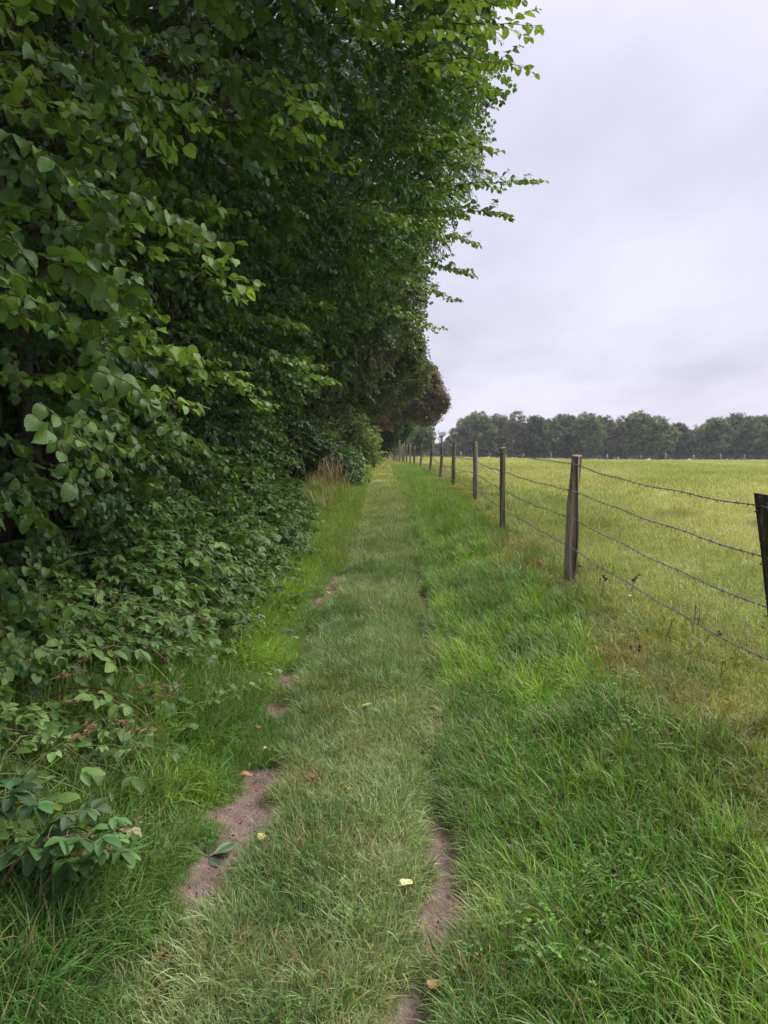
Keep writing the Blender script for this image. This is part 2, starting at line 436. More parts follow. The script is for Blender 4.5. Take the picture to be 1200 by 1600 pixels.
def proto_fine(i):
    mb = MB()
    for b in range(5):
        L = rng.uniform(.25, .4); az = rng.uniform(-1, 1)
        p = bez((0, 0, 0), (L * .5 * cos(az), L * .5 * sin(az), .03), (L * cos(az), L * sin(az), -.12), 5)
        mb.addx(tube(p, .0012, 3), mi=1)
        for k in range(12):
            q = p[min(4, k * 5 // 12)] * (1 - (k * 5 / 12 % 1)) + p[min(4, k * 5 // 12 + 1)] * (k * 5 / 12 % 1)
            g = leaf_geo(1, .32, [(0, .1), (.3, 1), (.7, .7), (1, .03)], .3, .3)
            mb.addx(g, (rng.normal(0, .4), rng.uniform(.2, 1.1), az + rng.choice([-1, 1]) * rng.uniform(.3, .9)), rng.uniform(.05, .075), q, 0)
    return mb.obj('fine_sprig', ['fine', 'twig'], link=False)
def proto_clump(i):
    """a ball of leaves for trees farther off"""
    mb = MB()
    for k in range(46):
        d = rng.normal(0, 1, 3); d /= np.linalg.norm(d); q = d * rng.uniform(.1, .42) * np.array([1, 1, .75])
        g = leaf_geo(1, .75, [(0, .1), (.4, 1), (.8, .6), (1, .05)], .25, .2)
        mb.addx(g, (rng.normal(0, .5), rng.uniform(-.3, .7), rng.uniform(0, 2 * pi)), rng.uniform(.11, .19), q, 0)
    return mb.obj('leaf_clump', ['fine'], link=False)
def proto_bramble(i):
    mb = MB()
    L = .22; p = bez((-.05, 0, -.05), (.08, 0, .05), (L, 0, 0), 5)
    mb.addx(tube(p, np.linspace(.0025, .0015, 5), 4), mi=1)
    for k in range(5):
        s_ = 1 if k % 2 else -1; q = p[k]
        bramble_leaf_mb(mb, 3, rng.uniform(.045, .07), rng.uniform(.03, .06), (rng.normal(0, .25), rng.uniform(-.3, .3), s_ * R(rng.uniform(30, 80))), q)
    return mb.obj('bramble_sprig', ['bramble', 'cane'], link=False)
def blade(L, w, lean, curve, az, base, n=4, twist=0):
    t = np.linspace(0, 1, n + 1)
    ang = lean + curve * t
    x = np.concatenate([[0], np.cumsum(np.sin(ang[:-1]) * L / n)]); z = np.concatenate([[0], np.cumsum(np.cos(ang[:-1]) * L / n)])
    ww = w * .5 * np.array([.8, 1, .9, .6, .06, .05, .05])[:n + 1] if n == 4 else w * .5 * np.linspace(1, .05, n + 1)
    tw = twist * t
    ca, sa = cos(az), sin(az)
    V = np.zeros(((n + 1) * 2, 3)); U = np.zeros(((n + 1) * 2, 3))
    for s_, o in ((-1, 0), (1, 1)):
        lx = x + s_ * ww * np.sin(tw) * .5; ly = s_ * ww * np.cos(tw)
        V[o::2, 0] = base[0] + lx * ca - ly * sa; V[o::2, 1] = base[1] + lx * sa + ly * ca; V[o::2, 2] = z
        U[o::2, 0] = s_; U[o::2, 1] = t
    i = np.arange(n) * 2
    return V, [np.stack([i, i + 1, i + 3, i + 2], -1)], U
def proto_tuft(nb, L, w, rad, lean, curve, name, seg=4):
    mb = MB()
    for k in range(nb):
        r_ = rad * math.sqrt(rng.random()); a = rng.uniform(0, 2 * pi)
        az = a + rng.normal(0, .9)
        g = blade(rng.uniform(*L), w * rng.uniform(.6, 1.2), abs(rng.normal(0, lean)), rng.uniform(*curve), az, (r_ * cos(a), r_ * sin(a)), seg, rng.normal(0, 1.2))
        mb.add(g[0], g[1], 0, g[2])
    return mb.obj(name, ['grass'], link=False, smooth=False)
def proto_clover(i):
    mb = MB()
    for k in range(14):
        x, y = rng.normal(0, .045, 2); h = rng.uniform(.05, .11)
        mb.addx(tube(bez((x * .6, y * .6, 0), (x, y, h * .5), (x, y, h), 4), .0009, 3), mi=1)
        a0 = rng.uniform(0, 2)
        for j in range(3):
            g = leaf_geo(1, 1.0, [(0, .15), (.35, .8), (.7, 1), (.93, .7), (1, .35)], .25, .1)
            mb.addx(g, (0, rng.uniform(-.2, .35), a0 + j * 2.094), rng.uniform(.008, .013), (x, y, h), 0)
    return mb.obj('clover_patch', ['bramble', 'cane'], link=False)
def proto_haz1(i):
    mb = MB(); mb.addx(hazel_leaf()); return mb.obj('single_leaf', ['leaf'], link=False)

PR = {}
PR['sprig'] = [proto_sprig(i) for i in range(8)]
PR['fine'] = [proto_fine(i) for i in range(4)]
PR['clump'] = [proto_clump(i) for i in range(6)]
PR['bramble'] = [proto_bramble(i) for i in range(6)]
PR['haz1'] = [proto_haz1(i) for i in range(6)]
PR['lush'] = [proto_tuft(30, (.07, .22), .0056, .06, .42, (.2, 2.3), 'lush_tuft') for i in range(6)]
PR['coarse'] = [proto_tuft(14, (.2, .48), .0085, .06, .3, (.3, 1.9), 'coarse_tuft') for i in range(4)]
PR['short'] = [proto_tuft(40, (.025, .095), .0032, .06, .75, (.2, 2.2), 'short_tuft', 4) for i in range(6)]
PR['mid'] = [proto_tuft(34, (.05, .15), .004, .06, .6, (.2, 2.4), 'mid_tuft', 4) for i in range(6)]
PR['farlush'] = [proto_tuft(110, (.09, .22), .010, .17, .3, (.2, 1.5), 'wide_tuft', 3) for i in range(4)]
PR['field'] = [proto_tuft(120, (.03, .09), .008, .20, .6, (.1, 1.4), 'field_tuft', 2) for i in range(5)]
PR['clover'] = [proto_clover(i) for i in range(4)]

_gn = {}
def gn_group(key):
    if key in _gn: return _gn[key]
    g = bpy.data.node_groups.new('scatter_' + key, 'GeometryNodeTree')
    g.interface.new_socket('Geometry', in_out='INPUT', socket_type='NodeSocketGeometry')
    g.interface.new_socket('Geometry', in_out='OUTPUT', socket_type='NodeSocketGeometry')
    i = g.nodes.new('NodeGroupInput'); o = g.nodes.new('NodeGroupOutput')
    j = g.nodes.new('GeometryNodeJoinGeometry')
    for p in PR[key]:
        oi = g.nodes.new('GeometryNodeObjectInfo'); oi.inputs['Object'].default_value = p
        gi = g.nodes.new('GeometryNodeGeometryToInstance')
        g.links.new(oi.outputs['Geometry'], gi.inputs[0]); g.links.new(gi.outputs[0], j.inputs[0])
    ip = g.nodes.new('GeometryNodeInstanceOnPoints'); ip.inputs['Pick Instance'].default_value = True
    def na(name, t):
        n = g.nodes.new('GeometryNodeInputNamedAttribute'); n.data_type = t; n.inputs[0].default_value = name; return n.outputs[0]
    e = g.nodes.new('FunctionNodeEulerToRotation')
    g.links.new(na('rot', 'FLOAT_VECTOR'), e.inputs[0]); g.links.new(e.outputs[0], ip.inputs['Rotation'])
    g.links.new(na('scl', 'FLOAT_VECTOR'), ip.inputs['Scale']); g.links.new(na('idx', 'INT'), ip.inputs['Instance Index'])
    g.links.new(i.outputs[0], ip.inputs['Points']); g.links.new(j.outputs[0], ip.inputs['Instance']); g.links.new(ip.outputs[0], o.inputs[0])
    _gn[key] = g; return g
def scatter(name, key, pts, rot, scl, col, parent=None, dry=None, kind='stuff'):
    pts = np.asarray(pts, np.float32); n = len(pts)
    me = bpy.data.meshes.new(name); me.vertices.add(n); me.vertices.foreach_set('co', pts.ravel())
    scl = np.asarray(scl, np.float32)
    if scl.ndim == 1: scl = np.repeat(scl[:, None], 3, 1)
    for nm, t, f, v in (('rot', 'FLOAT_VECTOR', 'vector', rot), ('scl', 'FLOAT_VECTOR', 'vector', scl),
                        ('idx', 'INT', 'value', rng.integers(0, len(PR[key]), n)), ('dry', 'FLOAT', 'value', np.zeros(n) if dry is None else dry),
                        ('col', 'FLOAT_COLOR', 'color', np.hstack([col, np.ones((n, 1))]))):
        a = me.attributes.new(nm, t, 'POINT'); a.data.foreach_set(f, np.ascontiguousarray(v, np.int32 if t == 'INT' else np.float32).ravel())
    o = bpy.data.objects.new(name, me); C.objects.link(o); o.color = (0, 0, 0, 1)
    if kind: o['kind'] = kind
    if parent is not None: o.parent = parent
    md = o.modifiers.new('scatter', 'NODES'); md.node_group = gn_group(key)
    return o

def tag(o, label=None, cat=None, group=None, kind=None):
    if label: o['label'] = label
    if cat: o['category'] = cat
    if group: o['group'] = group
    if kind: o['kind'] = kind
    return o
def empty(name, loc, label, cat, group=None):
    o = bpy.data.objects.new(name, None); C.objects.link(o); o.location = loc; o.empty_display_size = .2
    return tag(o, label, cat, group)

# ================================================================== SETTING
def axis(parts):
    v = []
    for a, b, s_ in parts: v += list(np.arange(a, b, s_))
    return np.array(v + [parts[-1][1]])
ys = np.concatenate([axis([(-15, 0, 1.0), (0, 10, .06), (10, 24, .22), (24, 60, 1.0), (60, 130, 4), (130, 300, 15)]), [400, 600, 900, 1600]])
ur = [('verge', [-1500, -500, -200, -80, -40, -20, -12, -8] + list(axis([(-6, -2.2, .4), (-2.1, -.80, .05)]))),
      ('path', list(axis([(-.80, .45, .042)]))),
      ('bank', list(axis([(.45, 1.75, .065)]))),
      ('field', list(axis([(1.75, 6, .17), (6, 20, .7), (20, 80, 4)])) + [110, 150, 220, 400, 800, 1500])]
gm = ground_material('ground')
for nm, us in ur:
    us = np.array(us)
    U_, Y_ = np.meshgrid(us, ys); X_ = U_ + shift(Y_)
    Z_ = ground_z(X_, Y_)
    nx, ny = len(us), len(ys)
    mb = MB()
    a = (np.arange(ny - 1)[:, None] * nx + np.arange(nx - 1)[None]).ravel()
    mb.add(np.stack([X_.ravel(), Y_.ravel(), Z_.ravel()], 1), np.stack([a, a + 1, a + nx + 1, a + nx], -1))
    o = mb.obj({'path': 'path', 'verge': 'ground', 'bank': 'bank', 'field': 'field'}[nm], [gm])
    for an, v in (('bare', bare(X_, Y_).ravel()), ('far', np.maximum(sstep(1.3, 2.4, U_) * .75, sstep(14, 30, Y_)).ravel())):
        at_ = o.data.attributes.new(an, 'FLOAT', 'POINT'); at_.data.foreach_set('value', v.astype(np.float32))
    tag(o, {'path': 'trodden grass path with two bare earth wheel lines', 'verge': 'earth under the hedge and left grass verge',
            'bank': 'grassy bank between the path and the wire fence', 'field': 'grazed yellow-green pasture beyond the wire fence'}[nm], kind='structure')

# ------------------------------------------------------------------ grasses
def rpts(x0, x1, y0, y1, dens, fn=None):
    n = int((x1 - x0) * (y1 - y0) * dens)
    x = rng.uniform(x0, x1, n); y = rng.uniform(y0, y1, n)
    x = x + shift(y)
    if fn is not None:
        k = rng.random(n) < fn(x, y, x - shift(y)); x = x[k]; y = y[k]
    return x, y
def grass(name, key, xy, sc, col, dry, label, lean=(.0, .18), flow=None, zoff=-.004, srand=.25):
    x, y = xy; n = len(x)
    z = ground_z(x, y) + zoff
    az = rng.uniform(-pi, pi, n) if flow is None else flow(x, y) + rng.normal(0, 1.5, n)
    rot = np.stack([rng.normal(0, .08, n), np.abs(rng.normal(lean[0], lean[1], n)), az], 1)
    s_ = (sc(x, y) if callable(sc) else np.full(n, sc)) * rng.uniform(1 - srand, 1 + srand, n)
    nb_ = np.maximum(bare(x + .05, y), np.maximum(bare(x - .05, y), bare(x, y + .09))) * (y < 9); s_ = s_ * (1 - .5 * nb_)
    scl = np.stack([s_, s_, s_ * rng.uniform(.8, 1.15, n)], 1)
    c = col(x, y); dr = dry(x, y) if callable(dry) else np.full(n, dry)
    o = scatter(name, key, np.stack([x, y, z], 1), rot, scl, c, None, dr)
    return tag(o, label, 'grass')
def blend(a, b, k): return np.asarray(a)[None] * (1 - k[:, None]) + np.asarray(b)[None] * k[:, None]
LUSH_A = (.085, .215, .022); LUSH_B = (.205, .370, .048); BLUEG = (.085, .185, .055); DRYG = (.20, .20, .065); FLD = (.30, .375, .125); FLD2 = (.42, .45, .19)
flow1 = lambda x, y: 6.28 * fbm(x / .5, y / .5, 41) * 1.5
def lushcol(x, y):
    k = sstep(.3, .7, fbm(x / .45, y / .6, 51)); c = blend(LUSH_A, LUSH_B, k)
    k2 = sstep(.55, .75, fbm(x / .9 + 4, y / .9, 57)) * .7; return c * (1 - k2[:, None]) + np.array(BLUEG)[None] * k2[:, None]
def pathcol(x, y):
    k = sstep(.35, .7, fbm(x / .3, y / .4, 61)); c = blend((.135, .230, .075), (.250, .335, .140), k)
    f = sstep(8, 18, y) * .6; return c * (1 - f[:, None]) + np.array((.27, .32, .085))[None] * f[:, None]
def edge_l(y): return -1.12 - .22 * sstep(8.5, 10.5, y) - .18 * sstep(12, 14, y) + .10 * (vnoise(np.asarray(y) / .9, 3.3, 8) - .5) * 2
# left verge
fl = lambda x, y, u: (1 - .96 * bare(x, y)) * sstep(rut_l(y) + .03, rut_l(y) - .10, u) * (u > -2.0) * 1.0
grass('verge_grass', 'lush', rpts(-1.9, -.5, 1.0, 9, 620, fl), lambda x, y: .62 + .5 * sstep(-.7, -1.0, x - shift(y)) * (.6 + .8 * fbm(x / .5, y / .5, 71)), lushcol, .06,
      'lush bright green grass along the left verge of the path', (.15, .2), flow1)
grass('verge_grass', 'farlush', rpts(-2.6, -.45, 8.5, 32, 70, lambda x, y, u: sstep(-.42, -.6, u + .35 * (fbm(x / .4, y / 1.5, 15) - .5))), lambda x, y: .8 + 0 * x, lambda x, y: blend((.15, .27, .035), (.25, .35, .065), fbm(x, y / 2, 5)), .05,
      'bright green grass on the left verge farther up the path')
grass('coarse_grass', 'coarse', rpts(-2.2, -.95, 1.4, 6.2, 150, lambda x, y, u: (u < -1.0) * .9), lambda x, y: .55 + .45 * sstep(-1.0, -1.5, x), lambda x, y: blend((.10, .19, .04), (.20, .30, .08), rng.random(len(x))), .05,
      'long broad-bladed grass mixed into the brambles at the hedge foot', (.1, .2))
grass('coarse_grass', 'coarse', rpts(-3.2, -.9, 13, 21, 60, lambda x, y, u: sstep(.45, .6, fbm(x / .5, y / .7, 19)) * sstep(12.5, 16, y + .6 * (-.9 - u))), 1.05, lambda x, y: blend((.12, .22, .04), (.25, .30, .10), rng.random(len(x))), .35,
      'tall rough grass growing up in the hedge gap around the russet stalks', (.1, .2))
# path centre
fp = lambda x, y, u: (1 - bare(x, y) * .93) * np.where((np.abs(u - rut_l(y)) < .1) | (np.abs(u - rut_r(y)) < .08), .5, 1.0)
grass('path_grass', 'short', rpts(-.72, .62, 1.2, 9, 1050, fp), lambda x, y: .75 + .9 * fbm(x / .25, y / .25, 81), pathcol, lambda x, y: .03 + .22 * sstep(.45, .8, fbm(x / .3, y / .3, 83)),
      'short trodden grass with straw down the middle of the path', (.2, .3), flow1)
grass('path_grass', 'short', rpts(-.75, .7, 9, 20, 420, fp), lambda x, y: 1.3 + 0 * x, pathcol, .12, 'short trodden grass of the middle distance of the path', (.2, .3))
grass('path_grass', 'mid', rpts(-.66, .60, 1.2, 11, 420, lambda x, y, u: fp(x, y, u) * (.25 + .75 * sstep(.45, .62, fbm(x / .3, y / .4, 87)))), .72, pathcol, .15,
      'slightly longer wispy tufts within the path grass', (.3, .3), flow1)
grass('soil_litter', 'short', rpts(-.85, .65, 1.8, 10, 260, lambda x, y, u: bare(x, y) * .8), .42, lambda x, y: blend((.15, .12, .06), (.16, .22, .07), rng.random(len(x))), .7,
      'dead straw and stray blades lying on the bare earth wheel lines', (.5, .4))
# right lush strip
fr = lambda x, y, u: (1 - .96 * bare(x, y)) * sstep(rut_r(y) + .03, rut_r(y) + .13, u) * sstep(1.3, .95, u + .35 * (fbm(x / .5, y / .7, 92) - .5))
grass('bank_grass', 'lush', rpts(.1, 1.5, 1.2, 9.5, 620, fr), lambda x, y: .62 + .62 * fbm(x / .5, y / .5, 93) * sstep(.3, .6, x), lushcol, lambda x, y: .05 + .05 * fbm(x, y, 3),
      'tall lush green grass between the path and the fence', (.15, .22), flow1)
grass('bank_grass', 'farlush', rpts(.45, 1.35, 9, 34, 75, lambda x, y, u: sstep(.4, .6, u + .35 * (fbm(x / .4, y / 1.5, 16) - .5))), .75, lambda x, y: blend((.11, .23, .03), (.20, .32, .055), fbm(x, y / 2, 5)), .05,
      'lush green grass strip farther along beside the fence')
# rough bank by fence
fb = lambda x, y, u: sstep(.85, 1.2, u + .35 * (fbm(x / .5, y / .7, 92) - .5)) * sstep(2.6, 1.7, u)
def bankcol(x, y):
    k = sstep(.3, .7, fbm(x / .4, y / .5, 95)); c = blend((.125, .20, .035), (.28, .32, .085), k)
    k2 = sstep(.66, .78, fbm(x / .3, y / .3, 97)) * .6; return c * (1 - k2[:, None]) + np.array((.20, .13, .06))[None] * k2[:, None]
grass('rough_grass', 'mid', rpts(.8, 2.6, 1.4, 10, 420, fb), lambda x, y: .6 + .5 * fbm(x / .4, y / .4, 98), bankcol, lambda x, y: .10 + .25 * sstep(.5, .8, fbm(x / .5, y / .5, 99)),
      'rough yellowish grass with mossy brown patches along the fence foot', (.3, .35), flow1)
grass('rough_grass', 'field', rpts(1.0, 2.6, 9, 45, 40, fb), .9, bankcol, .2, 'rough grass along the fence foot in the distance')
# the field
def fieldcol(x, y):
    k = sstep(.35, .65, fbm(x / 1.1, y / 1.6, 101)); c = blend((.22, .30, .07), FLD, k)
    k3 = sstep(.42, .65, fbm(x / 6, y / 9, 103)) * .9; c = c * (1 - k3[:, None]) + np.array(FLD2)[None] * k3[:, None]
    k2 = sstep(.68, .8, fbm(x / .7, y / 1.0, 105)) * .6; return c * (1 - k2[:, None]) + np.array((.09, .15, .03))[None] * k2[:, None]
inview = lambda x, y, u: (x / np.maximum(y, .1) < .56)
grass('field_grass', 'short', rpts(1.55, 8, 2.5, 13, 330, lambda x, y, u: inview(x, y, u) * sstep(1.5, 2.0, u)), lambda x, y: .85 + .9 * fbm(x / .6, y / .6, 107), fieldcol, .16,
      'short grazed grass of the field just beyond the fence', (.2, .35))
grass('field_grass', 'field', rpts(1.7, 30, 9, 55, 24, lambda x, y, u: inview(x, y, u) * sstep(2.0, 2.4, u) * np.clip(1.3 - y / 60, .3, 1)), lambda x, y: 1.0 + .012 * y, fieldcol, .2,
      'grazed grass of the field in the middle distance', (.1, .3))
grass('field_grass', 'field', rpts(0, 95, 50, 165, 1.6, lambda x, y, u: inview(x, y, u) * (u > 2.2)), lambda x, y: 1.8 + .006 * y, fieldcol, .25,
      'pale grass of the far side of the field', (.1, .3))
grass('path_grass', 'field', rpts(-.7, 2.0, 18, 120, 14), 1.0, lambda x, y: blend((.22, .29, .07), (.30, .34, .10), fbm(x, y / 3, 7)), .15, 'grass over the far crest of the path')
# clover
def cl(name, cx_, cy_, rx, ry, n, label):
    x = rng.normal(cx_, rx, n); y = rng.normal(cy_, ry, n); z = ground_z(x, y) + .035
    o = scatter(name, 'clover', np.stack([x, y, z], 1), np.stack([rng.normal(0, .15, n), rng.normal(0, .15, n), rng.uniform(0, 6, n)], 1), rng.uniform(.7, 1.15, n),
                np.array((.085, .185, .032))[None] * rng.uniform(.8, 1.4, (n, 1)))
    tag(o, label, 'clover')
g_ = G(930, 1490); cl('clover', g_[0], g_[1], .15, .20, 20, 'clover patch in the grass near the bare right wheel line')
g_ = G(960, 1120); cl('clover', g_[0], g_[1], .10, .2, 12, 'broad clover leaves in the lush grass of the bank')
g_ = G(520, 1420); cl('clover', g_[0], g_[1], .15, .6, 6, 'scattered clover in the middle of the path')

# ================================================================== HEDGE TREES
ground_at = lambda x, y: float(ground_z(x, y))
PRH = np.array([0, .5, 1.0, 1.6, 2.4, 3.0, 3.5, 4.0, 4.6, 5.2, 6.0, 7.0, 8.0, 9.0])
PRX = np.array([-1.75, -1.7, -1.62, -1.55, -1.38, -1.05, -.62, -.10, .45, .85, 1.0, .75, .2, -.8])
def prof(h, y=9.0):
    return np.interp(h, PRH, PRX) - .42 * (1 - sstep(4.2, 7.0, y)) * (1 - sstep(.6, 1.7, h)) - 1.0 * sstep(12.6, 14, y) * (1 - sstep(1.2, 2.6, h))
def shell(y0, y1, n, depth, h0=0.0, h1=9.0, off=0.0, seed=0):
    """points on the hedge face, pushed in by an uneven depth, with outward directions"""
    h = rng.uniform(h0, h1, int(n * 1.6)); y = rng.uniform(y0, y1, len(h))
    sl_ = (prof(h + .05, y) - prof(h - .05, y)) / .1
    w = np.sqrt(1 + sl_ ** 2); k = rng.random(len(h)) < w / w.max() * 1.3
    h, y, sl_ = h[k][:n], y[k][:n], sl_[k][:n]
    x = prof(h, y)
    nx_, nh_ = 1 / np.sqrt(1 + sl_ ** 2), -sl_ / np.sqrt(1 + sl_ ** 2)
    lump = (fbm(y / .9, h / .55, 201 + seed, 3) - .5) * 1.5 + (fbm(y / 2.7, h / 2.0, 231 + seed, 2) - .5) * .9
    d = rng.exponential(depth, len(h)) + off
    x = x + nx_ * (lump - d); z = h + nh_ * (lump - d) * .8
    return x, y, z, nx_, nh_, lump, d
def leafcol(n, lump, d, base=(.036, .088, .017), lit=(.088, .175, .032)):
    k = np.clip(.32 + lump * 1.0 - d * 1.0 + rng.normal(0, .18, n), 0, 1)  # shade put into leaf colour: darker deeper in, lighter on bulges
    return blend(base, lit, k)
def leaf_obj_meshes():
    r_ = []
    for k in range(6):
        mb = MB(); mb.addx(hazel_leaf()); r_.append(mb.mesh('leaf', ['leaf'], True))
    return r_
LEAFM = leaf_obj_meshes()
def spray_leaves(path, spacing=.036, size=(.046, .084), start=.15):
    """leaves alternating along a branch: (pos, euler, scale)"""
    seg = np.linalg.norm(np.diff(path, axis=0), axis=1); cum = np.concatenate([[0], np.cumsum(seg)]); L = cum[-1]
    out = []; s_ = L * start; k = 0
    while s_ < L:
        p = np.array([np.interp(s_, cum, path[:, i]) for i in range(3)]); p2 = np.array([np.interp(min(L, s_ + .02), cum, path[:, i]) for i in range(3)])
        d = p2 - p if np.linalg.norm(p2 - p) > 1e-4 else path[-1] - path[-2]
        yaw = math.atan2(d[1], d[0]) + (1 if k % 2 else -1) * R(rng.uniform(30, 80))
        out.append((p, (rng.normal(0, .38), rng.uniform(-.15, .8), yaw), rng.uniform(*size) * (1 - .15 * s_ / L)))
        s_ += spacing * rng.uniform(.7, 1.3); k += 1
    d = path[-1] - path[-2]
    out.append((path[-1], (rng.normal(0, .2), rng.uniform(0, .6), math.atan2(d[1], d[0])), size[0]))
    return out
def make_spray(A, B, sag=.12, side=.22, size=(.046, .084)):
    """a protruding branch from A to B: tube list and leaves"""
    A = np.asarray(A, float); B = np.asarray(B, float); L = np.linalg.norm(B - A)
    mid = (A + B) / 2 + np.array([rng.normal(0, .03), rng.normal(0, .05), sag * L])
    p = bez(A, mid, B, 12); p[2:-1] += rng.normal(0, .008 * L, (9, 3))
    tubes = [(p, np.linspace(.004 + .005 * L, .0014, 12))]; lv = spray_leaves(p, .05, size, .1)
    n = int(L / .085)
    for k in range(n):
        t = (k + 1) / (n + 1); i = int(t * 11); s_ = 1 if k % 2 else -1
        d = p[min(11, i + 1)] - p[i]; yaw = math.atan2(d[1], d[0]) + s_ * R(rng.uniform(35, 60)); l2 = side * (1 - .5 * t) * rng.uniform(.6, 1.3) + .04
        e = p[i] + np.array([cos(yaw) * l2, sin(yaw) * l2, rng.uniform(-.25, .2) * l2])
        q = bez(p[i], (p[i] + e) / 2 + np.array([0, 0, .08 * l2]), e, 6)
        tubes.append((q, np.linspace(.0025, .001, 6))); lv += spray_leaves(q, .038, size, .15)
    return tubes, lv
HLAB = [
 ('near hazel whose leafy boughs hang in from the top left corner', -3.0, 2.4, 1),
 ('hazel with the leafy bough, coloured pale as if sunlit, reaching right over dark leaves at upper left', 2.4, 4.4, 2),
 ('hazel in the hedge behind the brightest hanging bough, above the tangled brambles', 4.4, 6.8, 3),
 ('dark dense hazel in the middle of the left hedge wall', 6.8, 9.6, 4),
 ('hazel whose long pointed branches stick out furthest against the grey sky', 9.6, 14.6, 5)]
SPR = {0: [], 1: [], 2: [], 3: [], 4: []}
def sp_(i, a, b, sag=.12, side=.22): SPR[i].append((P(*a), P(*b), sag, side))
# boughs the photograph shows
sp_(0, (-260, 60, 2.9), (150, 205, 2.9)); sp_(0, (-120, -40, 3.1), (60, 90, 3.2)); sp_(0, (-60, 150, 3.2), (130, 230, 3.1)); sp_(0, (-200, 420, 2.9), (40, 500, 2.8))
sp_(1, (-60, 120, 3.7), (300, 195, 3.4), .10, .3); sp_(1, (60, 150, 3.8), (255, 250, 3.4), .1, .26); sp_(1, (100, 170, 4.0), (200, 100, 3.6), .1, .15)
sp_(1, (120, 270, 3.9), (390, 460, 3.7), .16, .26); sp_(1, (-20, 330, 3.7), (250, 400, 3.6), .1, .26); sp_(1, (0, 430, 3.6), (215, 500, 3.5), .12, .3)
sp_(1, (-60, 500, 3.4), (290, 560, 3.6), .14, .3); sp_(1, (-60, 590, 3.5), (300, 640, 3.6), .12, .28); sp_(1, (90, 20, 4.0), (165, 45, 3.8), .1, .2)
sp_(2, (250, 90, 4.9), (450, 150, 4.4), .08, .3); sp_(2, (330, 150, 4.8), (515, 190, 4.3), .08, .3); sp_(2, (260, 190, 4.8), (470, 215, 4.3), .08, .22)
sp_(2, (250, 420, 5.2), (380, 470, 4.6)); sp_(2, (200, 540, 5.2), (420, 640, 5.0), .1, .3); sp_(2, (100, 560, 5.2), (330, 600, 4.9), .1, .3)
sp_(2, (600, 60, 5.6), (838, 40, 5.3), .12, .3); sp_(2, (620, 110, 5.7), (820, 104, 5.4), .08, .25); sp_(2, (640, 0, 5.6), (800, 10, 5.3), .1, .25); sp_(2, (480, 40, 5.4), (640, 60, 5.0), .1, .3)
sp_(3, (560, 200, 8.0), (770, 240, 7.6), .1, .3); sp_(3, (480, 330, 8.0), (640, 360, 7.3), .1, .3); sp_(3, (400, 560, 8.0), (510, 600, 7.4), .1, .3); sp_(3, (590, 120, 8), (765, 150, 7.4), .1, .3)
sp_(4, (620, 300, 10.5), (838, 283, 9.8), .06, .32); sp_(4, (620, 330, 10.5), (798, 335, 10), .05, .3); sp_(4, (620, 400, 11.5), (735, 430, 11), .05, .32); sp_(4, (640, 360, 11.5), (745, 380, 11), .06, .3)
sp_(4, (600, 430, 12.5), (705, 470, 12), .05, .3); sp_(4, (640, 230, 11.2), (760, 215, 10.6), .06, .3); sp_(4, (640, 250, 11), (765, 270, 10.4), .05, .25); sp_(4, (590, 480, 13.5), (680, 520, 13), .05, .3)

